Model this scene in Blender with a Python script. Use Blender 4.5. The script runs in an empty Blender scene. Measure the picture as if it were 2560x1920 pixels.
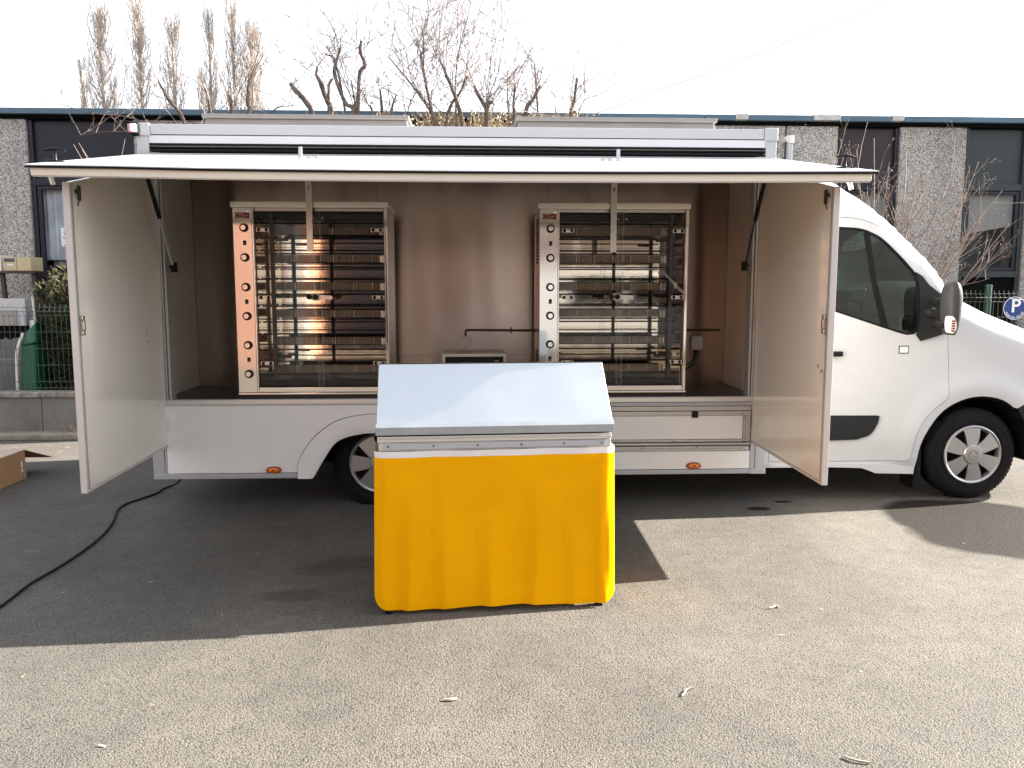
import bpy, bmesh, math, random
from mathutils import Vector, Matrix
from mathutils.geometry import delaunay_2d_cdt

R = math.radians
scene = bpy.context.scene
col = scene.collection

# ------------------------------------------------------------------ camera
cam_d = bpy.data.cameras.new('camera')
cam_d.sensor_width = 36.0
cam_d.lens = 36.0 * 2040 / 2560
cam_d.clip_start = 0.05
cam_d.clip_end = 2000
cam = bpy.data.objects.new('camera', cam_d)
col.objects.link(cam)
cam.location = (0, -5.75, 1.58)
cam.rotation_euler = (R(90 - 6.61), 0, R(-2.627))
scene.camera = cam

# ------------------------------------------------------------------ light
SUN = Vector((1.937, 0.3225, 1.0)).normalized()          # towards the sun
SUN_EL = math.asin(SUN.z)
SUN_ROT = math.atan2(SUN.x, SUN.y)
world = bpy.data.worlds.new('World')
scene.world = world
world.use_nodes = True
wn = world.node_tree
bg = wn.nodes['Background']
sky = wn.nodes.new('ShaderNodeTexSky')
sky.sky_type = 'NISHITA'
sky.sun_disc = False
sky.sun_elevation = SUN_EL
sky.sun_rotation = SUN_ROT
sky.air_density = 1.0
sky.dust_density = 1.2
sky.ozone_density = 1.0
# thin high haze: the clear sky desaturated plus an even white veil
hs = wn.nodes.new('ShaderNodeHueSaturation'); hs.inputs['Saturation'].default_value = 0.40
veil = wn.nodes.new('ShaderNodeMix'); veil.data_type = 'RGBA'; veil.blend_type = 'ADD'; veil.inputs[0].default_value = 1.0
veil.inputs[7].default_value = (1.05, 1.06, 1.08, 1)
wn.links.new(sky.outputs[0], hs.inputs['Color'])
wn.links.new(hs.outputs[0], veil.inputs[6])
wn.links.new(veil.outputs[2], bg.inputs[0])
bg.inputs[1].default_value = 0.075
sun_d = bpy.data.lights.new('sun', 'SUN')
sun_d.energy = 5.0
sun_d.angle = R(0.5)
sun_d.color = (1.0, 0.93, 0.82)
sun = bpy.data.objects.new('sun', sun_d)
col.objects.link(sun)
sun.location = (30, 5, 20)
sun.rotation_euler = SUN.to_track_quat('Z', 'Y').to_euler()
vs = scene.view_settings
vs.view_transform = 'Standard'
vs.look = 'None'
vs.gamma = 1
vs.use_curve_mapping = False
vs.exposure = 2.42
scene.cycles.max_bounces = 10
scene.cycles.transparent_max_bounces = 16
scene.cycles.caustics_reflective = False
scene.cycles.caustics_refractive = False
scene.cycles.sample_clamp_indirect = 6.0

# ------------------------------------------------------------------ helpers
def Wm(o):
    if o.parent is None:
        return o.matrix_basis.copy()
    return Wm(o.parent) @ o.matrix_parent_inverse @ o.matrix_basis

def set_parent(o, p):
    if p is not None:
        o.parent = p
        o.matrix_parent_inverse = Wm(p).inverted()

def tag(o, label=None, cat=None, group=None, kind=None):
    if label: o['label'] = label
    if cat: o['category'] = cat
    if group: o['group'] = group
    if kind: o['kind'] = kind
    return o

def thing(name, label, cat, loc=(0, 0, 0), rz=0, group=None):
    o = bpy.data.objects.new(name, None)
    o.empty_display_size = 0.2
    col.objects.link(o)
    o.location = loc
    o.rotation_euler = (0, 0, rz)
    return tag(o, label, cat, group)

class MB:
    """collects geometry for ONE mesh object"""
    def __init__(s):
        s.v = []; s.f = []; s.mi = []; s.cur = 0
    def add(s, vs_, fs):
        b = len(s.v)
        s.v += [tuple(p) for p in vs_]
        for f in fs:
            s.f.append([b + i for i in f]); s.mi.append(s.cur)
        return s
    def box(s, lo, hi, M=None):
        x0, y0, z0 = lo; x1, y1, z1 = hi
        p = [(x0, y0, z0), (x1, y0, z0), (x1, y1, z0), (x0, y1, z0), (x0, y0, z1), (x1, y0, z1), (x1, y1, z1), (x0, y1, z1)]
        if M is not None: p = [tuple(M @ Vector(q)) for q in p]
        return s.add(p, [(3, 2, 1, 0), (4, 5, 6, 7), (0, 1, 5, 4), (1, 2, 6, 5), (2, 3, 7, 6), (3, 0, 4, 7)])
    def hexa(s, bottom, top):
        return s.add(list(bottom) + list(top), [(3, 2, 1, 0), (4, 5, 6, 7), (0, 1, 5, 4), (1, 2, 6, 5), (2, 3, 7, 6), (3, 0, 4, 7)])
    def prism(s, poly, axis, a, b):
        """poly of 2D points extruded along an axis: 'y' -> (x,z), 'x' -> (y,z), 'z' -> (x,y)"""
        def mk(p, t):
            if axis == 'y': return (p[0], t, p[1])
            if axis == 'x': return (t, p[0], p[1])
            return (p[0], p[1], t)
        n = len(poly)
        vs_ = [mk(p, a) for p in poly] + [mk(p, b) for p in poly]
        fs = [tuple(range(n))[::-1], tuple(range(n, 2 * n))] + [(i, (i + 1) % n, n + (i + 1) % n, n + i) for i in range(n)]
        return s.add(vs_, fs)
    def tube(s, path, r, n=8, caps=True):
        P = [Vector(p) for p in path]
        rs = r if isinstance(r, (list, tuple)) else [r] * len(P)
        prev = None; vs_ = []
        for i, p in enumerate(P):
            if i == 0: t = P[1] - P[0]
            elif i == len(P) - 1: t = P[-1] - P[-2]
            else: t = (P[i + 1] - P[i - 1])
            t.normalize()
            if prev is None:
                a = Vector((0, 0, 1)) if abs(t.z) < 0.9 else Vector((1, 0, 0))
                u = t.cross(a).normalized()
            else:
                u = prev - t * prev.dot(t)
                u = u.normalized() if u.length > 1e-6 else t.orthogonal().normalized()
            prev = u
            w = t.cross(u)
            for k in range(n):
                an = 2 * math.pi * k / n
                vs_.append(p + (u * math.cos(an) + w * math.sin(an)) * rs[i])
        fs = []
        for i in range(len(P) - 1):
            for k in range(n):
                k2 = (k + 1) % n
                fs.append((i * n + k, i * n + k2, (i + 1) * n + k2, (i + 1) * n + k))
        if caps:
            fs.append(tuple(range(n))[::-1]); b = (len(P) - 1) * n
            fs.append(tuple(range(b, b + n)))
        return s.add(vs_, fs)
    def cyl(s, a, b, r, n=16):
        return s.tube([a, b], r, n)
    def lathe(s, prof, c, axis='y', n=48, closed=False):
        """prof: list of (radius, offset along axis)"""
        c = Vector(c); m = len(prof); vs_ = []
        for k in range(n):
            a = 2 * math.pi * k / n
            ca, sa = math.cos(a), math.sin(a)
            for r, h in prof:
                if axis == 'y': vs_.append((c.x + r * ca, c.y + h, c.z + r * sa))
                elif axis == 'z': vs_.append((c.x + r * ca, c.y + r * sa, c.z + h))
                else: vs_.append((c.x + h, c.y + r * ca, c.z + r * sa))
        fs = []
        for k in range(n):
            k2 = (k + 1) % n
            for i in range(m if closed else m - 1):
                j = (i + 1) % m
                fs.append((k * m + i, k2 * m + i, k2 * m + j, k * m + j))
        return s.add(vs_, fs)
    def grid(s, rows):
        n = len(rows[0]); vs_ = [p for r in rows for p in r]; fs = []
        for i in range(len(rows) - 1):
            for j in range(n - 1):
                fs.append((i * n + j, i * n + j + 1, (i + 1) * n + j + 1, (i + 1) * n + j))
        return s.add(vs_, fs)
    def build(s, name, mat, parent=None, bevel=0.0, seg=2, smooth=35, normals=True, M=None):
        me = bpy.data.meshes.new(name)
        me.from_pydata(s.v, [], s.f)
        mats = mat if isinstance(mat, (list, tuple)) else [mat]
        for m in mats: me.materials.append(m)
        if len(mats) > 1:
            me.polygons.foreach_set('material_index', s.mi)
        if M is not None: me.transform(M)
        if bevel > 0 or normals:
            bm = bmesh.new(); bm.from_mesh(me)
            if normals: bmesh.ops.recalc_face_normals(bm, faces=bm.faces)
            if bevel > 0:
                ed = [e for e in bm.edges if len(e.link_faces) == 2 and e.calc_face_angle(0) > R(28)]
                bmesh.ops.bevel(bm, geom=ed, offset=bevel, segments=seg, profile=0.5, affect='EDGES', clamp_overlap=True)
            bm.to_mesh(me); bm.free()
        if smooth:
            for p in me.polygons: p.use_smooth = True
            if bevel > 0:                      # area-weighted normals keep the flats flat
                nv = [Vector((0, 0, 0)) for _ in me.vertices]
                for p in me.polygons:
                    w_ = p.normal * p.area
                    for i in p.vertices: nv[i] += w_
                me.normals_split_custom_set_from_vertices([tuple(n.normalized()) if n.length > 1e-12 else (0, 0, 1) for n in nv])
            else:
                me.set_sharp_from_angle(angle=R(smooth))
        o = bpy.data.objects.new(name, me)
        col.objects.link(o)
        set_parent(o, parent)
        return o

def B(name, mat, parent, lo, hi, bevel=0.003):
    return MB().box(lo, hi).build(name, mat, parent, bevel=bevel)

def catmull(pts, n=6, closed=False):
    P = [Vector(p) for p in pts]; out = []; m = len(P)
    rng = range(m if closed else m - 1)
    for i in rng:
        p1 = P[i]; p2 = P[(i + 1) % m]
        p0 = P[i - 1] if (i > 0 or closed) else p1 * 2 - p2
        p3 = P[(i + 2) % m] if (i + 2 < m or closed) else p2 * 2 - p1
        for k in range(n):
            t = k / n
            out.append(0.5 * ((2 * p1) + (p2 - p0) * t + (2 * p0 - 5 * p1 + 4 * p2 - p3) * t * t + (3 * p1 - p0 - 3 * p2 + p3) * t ** 3))
    if not closed: out.append(P[-1])
    return [tuple(p) for p in out]

def densify(poly, step):
    out = []
    for i in range(len(poly)):
        a = poly[i]; b = poly[(i + 1) % len(poly)]
        d = math.dist(a, b); k = max(1, int(d / step))
        for j in range(k):
            out.append((a[0] + (b[0] - a[0]) * j / k, a[1] + (b[1] - a[1]) * j / k))
    return out

def inside(p, poly):
    x, y = p; c = False; n = len(poly); j = n - 1
    for i in range(n):
        xi, yi = poly[i]; xj, yj = poly[j]
        if (yi > y) != (yj > y) and x < (xj - xi) * (y - yi) / (yj - yi) + xi: c = not c
        j = i
    return c

def seg_dist(p, line):
    best = 1e9
    px, py = p
    for i in range(len(line) - 1):
        ax, ay = line[i]; bx, by = line[i + 1]
        dx, dy = bx - ax, by - ay
        t = max(0, min(1, ((px - ax) * dx + (py - ay) * dy) / (dx * dx + dy * dy + 1e-12)))
        d = math.hypot(px - ax - t * dx, py - ay - t * dy)
        if d < best: best = d
    return best

def offset_poly(poly, d):
    """grow (d>0) a polygon"""
    n = len(poly)
    area = sum(poly[i][0] * poly[(i + 1) % n][1] - poly[(i + 1) % n][0] * poly[i][1] for i in range(n))
    s = 1 if area > 0 else -1
    out = []
    for i in range(n):
        a, b, c = poly[i - 1], poly[i], poly[(i + 1) % n]
        e1 = Vector((b[0] - a[0], b[1] - a[1])); e2 = Vector((c[0] - b[0], c[1] - b[1]))
        if e1.length < 1e-9 or e2.length < 1e-9: out.append(b); continue
        e1.normalize(); e2.normalize()
        n1 = Vector((e1.y, -e1.x)) * s; n2 = Vector((e2.y, -e2.x)) * s
        m = n1 + n2
        if m.length < 1e-6: out.append(b); continue
        m.normalize(); k = d / max(0.4, m.dot(n1))
        out.append((b[0] + m.x * k, b[1] + m.y * k))
    return out

def sheet(mb, outline, holes, fn, step=0.04, depth=0.018, flip=False):
    """a curved sheet over the (x,z) outline; fn(x,z) -> y; edges folded back by depth"""
    loops = [densify(outline, step * 0.8)] + [densify(h, step * 0.8) for h in holes]
    vs_, es = [], []
    for lp in loops:
        b = len(vs_)
        vs_ += [Vector(p) for p in lp]
        es += [(b + i, b + (i + 1) % len(lp)) for i in range(len(lp))]
    xs = [p[0] for p in loops[0]]; zs = [p[1] for p in loops[0]]
    x = min(xs) + step / 2
    row = 0
    allp = loops
    while x < max(xs):
        z = min(zs) + step / 2 + (step / 2 if row % 2 else 0)
        while z < max(zs):
            if inside((x, z), loops[0]) and not any(inside((x, z), h) for h in loops[1:]):
                if min(seg_dist((x, z), lp + [lp[0]]) for lp in allp) > step * 0.4:
                    vs_.append(Vector((x, z)))
            z += step
        x += step * 0.87; row += 1
    r = delaunay_2d_cdt(vs_, es, [], 0, 1e-6)
    V2, F2 = r[0], r[2]
    fs = []
    for f in F2:
        cx = sum(V2[i][0] for i in f) / len(f); cz = sum(V2[i][1] for i in f) / len(f)
        if inside((cx, cz), loops[0]) and not any(inside((cx, cz), h) for h in loops[1:]):
            fs.append(tuple(f))
    sg = -1 if flip else 1
    v3 = [(p[0], fn(p[0], p[1]), p[1]) for p in V2]
    mb.add(v3, fs)
    for lp in loops:
        a = [(p[0], fn(p[0], p[1]), p[1]) for p in lp]
        bk = [(p[0], fn(p[0], p[1]) + sg * depth, p[1]) for p in lp]
        n = len(lp)
        mb.add(a + bk, [(i, (i + 1) % n, n + (i + 1) % n, n + i) for i in range(n)])
    return mb

def text_mesh(txt, size, depth=0.0):
    c = bpy.data.curves.new('lettering', 'FONT')
    c.body = txt; c.size = size; c.extrude = depth; c.align_x = 'CENTER'; c.align_y = 'CENTER'
    o = bpy.data.objects.new('lettering_source', c)
    col.objects.link(o)
    dg = bpy.context.evaluated_depsgraph_get()
    me = bpy.data.meshes.new_from_object(o.evaluated_get(dg))
    vs_ = [tuple(v.co) for v in me.vertices]; fs = [tuple(p.vertices) for p in me.polygons]
    bpy.data.objects.remove(o); bpy.data.curves.remove(c); bpy.data.meshes.remove(me)
    return vs_, fs

# ------------------------------------------------------------------ materials
MATS = {}
def pm(name, c, rough=0.5, metal=0.0, var=0.0, vscale=3.0, bump=0.0, bscale=80.0, coat=0.0, spec=0.5, stretch=None, rvar=0.0, detail=4.0, trans=None):
    m = bpy.data.materials.new(name)
    m.use_nodes = True
    nt = m.node_tree; b = nt.nodes['Principled BSDF']
    b.inputs['Base Color'].default_value = (*c, 1)
    b.inputs['Roughness'].default_value = rough
    b.inputs['Metallic'].default_value = metal
    b.inputs['Specular IOR Level'].default_value = spec
    b.inputs['Coat Weight'].default_value = coat
    b.inputs['Coat Roughness'].default_value = 0.06
    if var or bump or rvar:
        tc = nt.nodes.new('ShaderNodeTexCoord')
        mp = nt.nodes.new('ShaderNodeMapping')
        nt.links.new(tc.outputs['Object'], mp.inputs[0])
        if stretch: mp.inputs['Scale'].default_value = stretch
    if var or rvar:
        n = nt.nodes.new('ShaderNodeTexNoise'); n.inputs['Scale'].default_value = vscale; n.inputs['Detail'].default_value = detail
        n.inputs['Roughness'].default_value = 0.65
        nt.links.new(mp.outputs[0], n.inputs['Vector'])
    if var:
        mx = nt.nodes.new('ShaderNodeMix'); mx.data_type = 'RGBA'
        mx.inputs[6].default_value = tuple(max(0, k * (1 - var)) for k in c) + (1,)
        mx.inputs[7].default_value = tuple(min(1, k * (1 + var)) for k in c) + (1,)
        mr = nt.nodes.new('ShaderNodeMapRange'); mr.inputs[1].default_value = 0.3; mr.inputs[2].default_value = 0.7
        nt.links.new(n.outputs[0], mr.inputs[0]); nt.links.new(mr.outputs[0], mx.inputs[0]); nt.links.new(mx.outputs[2], b.inputs['Base Color'])
    if rvar:
        mr2 = nt.nodes.new('ShaderNodeMapRange'); mr2.inputs[1].default_value = 0.25; mr2.inputs[2].default_value = 0.75
        mr2.inputs[3].default_value = max(0.02, rough - rvar); mr2.inputs[4].default_value = rough + rvar
        nt.links.new(n.outputs[0], mr2.inputs[0]); nt.links.new(mr2.outputs[0], b.inputs['Roughness'])
    if bump:
        n2 = nt.nodes.new('ShaderNodeTexNoise'); n2.inputs['Scale'].default_value = bscale; n2.inputs['Detail'].default_value = 3
        nt.links.new(mp.outputs[0], n2.inputs['Vector'])
        bp = nt.nodes.new('ShaderNodeBump'); bp.inputs['Strength'].default_value = bump; bp.inputs['Distance'].default_value = 0.01
        nt.links.new(n2.outputs[0], bp.inputs['Height']); nt.links.new(bp.outputs[0], b.inputs['Normal'])
    if trans:
        tr = nt.nodes.new('ShaderNodeBsdfTranslucent'); tr.inputs[0].default_value = (*trans[:3], 1)
        ms = nt.nodes.new('ShaderNodeMixShader'); ms.inputs[0].default_value = trans[3]
        out = nt.nodes['Material Output']
        nt.links.new(b.outputs[0], ms.inputs[1]); nt.links.new(tr.outputs[0], ms.inputs[2]); nt.links.new(ms.outputs[0], out.inputs[0])
    MATS[name] = m
    return m

def glass(name, tint, refl=1.0, rough=0.0, ior=1.45):
    m = bpy.data.materials.new(name); m.use_nodes = True
    nt = m.node_tree; nt.nodes.remove(nt.nodes['Principled BSDF']); out = nt.nodes['Material Output']
    t = nt.nodes.new('ShaderNodeBsdfTransparent'); t.inputs[0].default_value = (*tint, 1)
    g = nt.nodes.new('ShaderNodeBsdfGlossy'); g.inputs['Roughness'].default_value = rough
    f = nt.nodes.new('ShaderNodeFresnel'); f.inputs[0].default_value = ior
    mu = nt.nodes.new('ShaderNodeMath'); mu.operation = 'MULTIPLY'; mu.inputs[1].default_value = refl
    mx = nt.nodes.new('ShaderNodeMixShader')
    nt.links.new(f.outputs[0], mu.inputs[0]); nt.links.new(mu.outputs[0], mx.inputs[0])
    nt.links.new(t.outputs[0], mx.inputs[1]); nt.links.new(g.outputs[0], mx.inputs[2]); nt.links.new(mx.outputs[0], out.inputs[0])
    return m

M_white = pm('white_paint', (0.52, 0.535, 0.56), 0.28, var=0.02, vscale=1.5, coat=0.4)
M_gel = pm('white_sandwich_panel', (0.80, 0.80, 0.795), 0.24, var=0.035, vscale=1.3, rvar=0.06, coat=0.3)
M_cream = pm('cream_laminate', (0.79, 0.745, 0.67), 0.16, var=0.02, vscale=1.2, coat=0.5)
M_inner = pm('interior_cream_panel', (0.74, 0.66, 0.56), 0.35, var=0.03, vscale=1.2)
M_alu = pm('anodised_aluminium', (0.66, 0.65, 0.63), 0.38, metal=0.75, rvar=0.06, vscale=30, stretch=(1, 1, 20))
M_alu_d = pm('dull_aluminium_profile', (0.50, 0.485, 0.465), 0.45, metal=0.55, var=0.05, vscale=12)
M_edge = pm('pale_edge_profile', (0.56, 0.52, 0.50), 0.4, var=0.03)
M_alu_w = pm('white_coated_profile', (0.41, 0.425, 0.45), 0.35, metal=0.15, var=0.02)
M_rub = pm('black_rubber', (0.004, 0.004, 0.005), 0.6, spec=0.2, bump=0.15, bscale=60)
M_black = pm('black_plastic', (0.005, 0.005, 0.0055), 0.45, spec=0.25, bump=0.05, bscale=300)
M_char = pm('charcoal_textured_plastic', (0.013, 0.0135, 0.015), 0.6, spec=0.25, bump=0.15, bscale=400)
M_mirg = pm('grey_mirror_plastic', (0.038, 0.038, 0.040), 0.5, spec=0.35, bump=0.08, bscale=300)
M_grey = pm('grey_plastic', (0.06, 0.06, 0.063), 0.5, bump=0.1, bscale=300)
M_dark = pm('underbody_black', (0.003, 0.003, 0.003), 0.9, spec=0.1)
M_steel = pm('polished_stainless', (0.72, 0.665, 0.61), 0.09, metal=1.0, rvar=0.04, vscale=5, bump=0.006, bscale=9)
M_brush = pm('brushed_stainless_wall', (0.44, 0.345, 0.29), 0.22, metal=0.95, var=0.14, rvar=0.05, vscale=2.2, stretch=(1.0, 1.0, 0.07), bump=0.015, bscale=500)  # upright colour bands imitate the wall's streaked reflections
def brushed(m, rot=0.25, an=0.7):
    nt = m.node_tree; b = nt.nodes['Principled BSDF']; tg = nt.nodes.new('ShaderNodeTangent'); tg.direction_type = 'RADIAL'; tg.axis = 'Z'
    nt.links.new(tg.outputs[0], b.inputs['Tangent']); b.inputs['Anisotropic'].default_value = an; b.inputs['Anisotropic Rotation'].default_value = rot
brushed(M_brush)
M_steel2 = pm('satin_stainless', (0.52, 0.47, 0.42), 0.24, metal=1.0, rvar=0.03, vscale=3)
M_mirror = pm('oven_mirror_lining', (0.66, 0.57, 0.47), 0.05, metal=1.0, bump=0.05, bscale=5)
M_counter = pm('dark_brown_counter', (0.045, 0.034, 0.028), 0.35, var=0.2, vscale=60)
M_ceram = pm('ceramic_heater', (0.21, 0.165, 0.125), 0.8, var=0.2, vscale=40)
M_wire = pm('bright_wire', (0.42, 0.36, 0.30), 0.25, metal=1.0)
M_spit = pm('dark_spit_bar', (0.006, 0.005, 0.0045), 0.6, spec=0.2)
M_red = pm('red_badge', (0.22, 0.01, 0.015), 0.3, coat=0.3)
M_whitep = pm('white_print', (0.8, 0.8, 0.8), 0.4)
M_whitepl = pm('white_plastic', (0.72, 0.70, 0.66), 0.4)
M_copper = pm('brown_conduit', (0.10, 0.06, 0.04), 0.45)
M_glass = glass('clear_glass', (0.97, 0.97, 0.95), 0.8)
M_cabglass = glass('tinted_cab_glass', (0.46, 0.62, 0.56), 1.7)
M_facglass = glass('facade_window_glass', (0.85, 0.89, 0.92), 0.45)
M_hub = pm('silver_wheel_cover', (0.42, 0.42, 0.43), 0.30, metal=0.8, var=0.04, vscale=20)
M_tyre = pm('tyre_rubber', (0.0065, 0.0065, 0.007), 0.8, spec=0.2, var=0.25, vscale=14, bump=0.2, bscale=60)
M_amber = pm('amber_lens', (0.75, 0.20, 0.01), 0.2, coat=0.6)
M_amberd = pm('dark_amber_lens', (0.22, 0.035, 0.01), 0.25, coat=0.6)
M_redl = pm('red_lens', (0.42, 0.01, 0.03), 0.2, coat=0.6)
M_whitel = pm('white_lens', (0.85, 0.85, 0.85), 0.2, coat=0.6)
M_yellow = pm('yellow_tarpaulin', (0.96, 0.445, 0.0), 0.45, var=0.05, vscale=2.5, spec=0.08, trans=(0.85, 0.40, 0.0, 0.22))
M_tarpw = pm('white_tarpaulin', (0.78, 0.77, 0.76), 0.45, var=0.02, trans=(0.75, 0.74, 0.72, 0.15))
M_lid = pm('satin_steel_lid', (0.655, 0.685, 0.70), 0.30, metal=1.0, var=0.03, vscale=1.6, rvar=0.05)
M_lidedge = pm('grey_lid_edge', (0.36, 0.39, 0.42), 0.35, metal=0.6, var=0.12, vscale=6)
M_hood = pm('grey_hood_metal', (0.20, 0.19, 0.185), 0.55, metal=0.2, var=0.06, vscale=4)
M_seat = pm('pale_seat_cloth', (0.42, 0.41, 0.39), 0.85, bump=0.3, bscale=200)
M_card = pm('brown_cardboard', (0.42, 0.24, 0.12), 0.8, var=0.07, vscale=6, bump=0.05, bscale=120)
M_cardl = pm('lit_cardboard_top', (0.50, 0.40, 0.32), 0.8, var=0.06, vscale=6)  # same cardboard, light falling on the box top put into the colour
M_purple = pm('violet_print', (0.12, 0.06, 0.30), 0.6)
M_concw = pm('grey_wall_concrete', (0.17, 0.165, 0.155), 0.9, var=0.35, vscale=2.2, bump=0.35, bscale=40, stretch=(1, 1, 0.6))
M_conccap = pm('lichen_concrete_cap', (0.24, 0.22, 0.19), 0.95, var=0.45, vscale=16, bump=0.6, bscale=60)
M_kerb = pm('kerb_concrete', (0.24, 0.215, 0.18), 0.95, var=0.25, vscale=10, bump=0.4, bscale=60)
M_green = pm('green_coated_metal', (0.012, 0.055, 0.035), 0.4, coat=0.2)
M_fwire = pm('green_grey_fence_wire', (0.085, 0.10, 0.085), 0.5, metal=0.2)
M_gbin = pm('green_plastic', (0.008, 0.11, 0.052), 0.35, var=0.15, vscale=4)
M_beige = pm('beige_letterbox_metal', (0.50, 0.41, 0.25), 0.5, var=0.05)
M_brown = pm('dark_brown_frame', (0.035, 0.024, 0.022), 0.5)
M_rooff = pm('blue_grey_fascia', (0.055, 0.105, 0.15), 0.45, var=0.12, vscale=5)
M_bare = pm('bare_weathered_fascia', (0.40, 0.40, 0.39), 0.7, var=0.3, vscale=14)
M_navy = pm('navy_spandrel', (0.008, 0.0105, 0.019), 0.4, spec=0.3, var=0.1, vscale=2)
M_plum = pm('plum_spandrel', (0.026, 0.020, 0.025), 0.4, spec=0.3, var=0.1, vscale=2)
M_teal = pm('slate_spandrel', (0.026, 0.034, 0.039), 0.45, spec=0.3, var=0.1, vscale=2)
M_blind = pm('pale_blind', (0.34, 0.32, 0.30), 0.8, var=0.05)
M_blue = pm('sign_blue', (0.005, 0.038, 0.19), 0.35)
M_paper = pm('white_paper', (0.75, 0.78, 0.80), 0.7)
M_ink = pm('black_ink', (0.02, 0.02, 0.02), 0.7)
M_bark = pm('dark_bark', (0.09, 0.068, 0.056), 0.9, var=0.4, vscale=20, bump=0.5, bscale=50)
M_twig = pm('reddish_twigs', (0.22, 0.165, 0.135), 0.8, var=0.35, vscale=8)
M_twigp = pm('pale_twigs', (0.20, 0.15, 0.125), 0.8, var=0.3, vscale=8)
M_pop = pm('poplar_bark', (0.36, 0.30, 0.255), 0.9, var=0.3, vscale=2)
M_hedge = pm('dry_hedge_twigs', (0.27, 0.21, 0.13), 0.85, var=0.45, vscale=12)
M_dleaf = pm('dry_hedge_leaf', (0.30, 0.25, 0.17), 0.7, var=0.4, vscale=14)
M_leafd = pm('dark_green_conifer_needles', (0.028, 0.045, 0.014), 0.7, var=0.5, vscale=10)
M_leafo = pm('olive_conifer_tips', (0.055, 0.052, 0.016), 0.7, var=0.4, vscale=10)
M_straw = pm('dry_straw', (0.36, 0.31, 0.24), 0.9, var=0.2, vscale=20)
M_cable = pm('black_cable', (0.005, 0.006, 0.008), 0.55, spec=0.25)
M_room = pm('dim_room', (0.05, 0.05, 0.055), 0.9)
M_roomlt = pm('pale_room_fittings', (0.62, 0.66, 0.69), 0.8, var=0.3, vscale=3)

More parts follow.
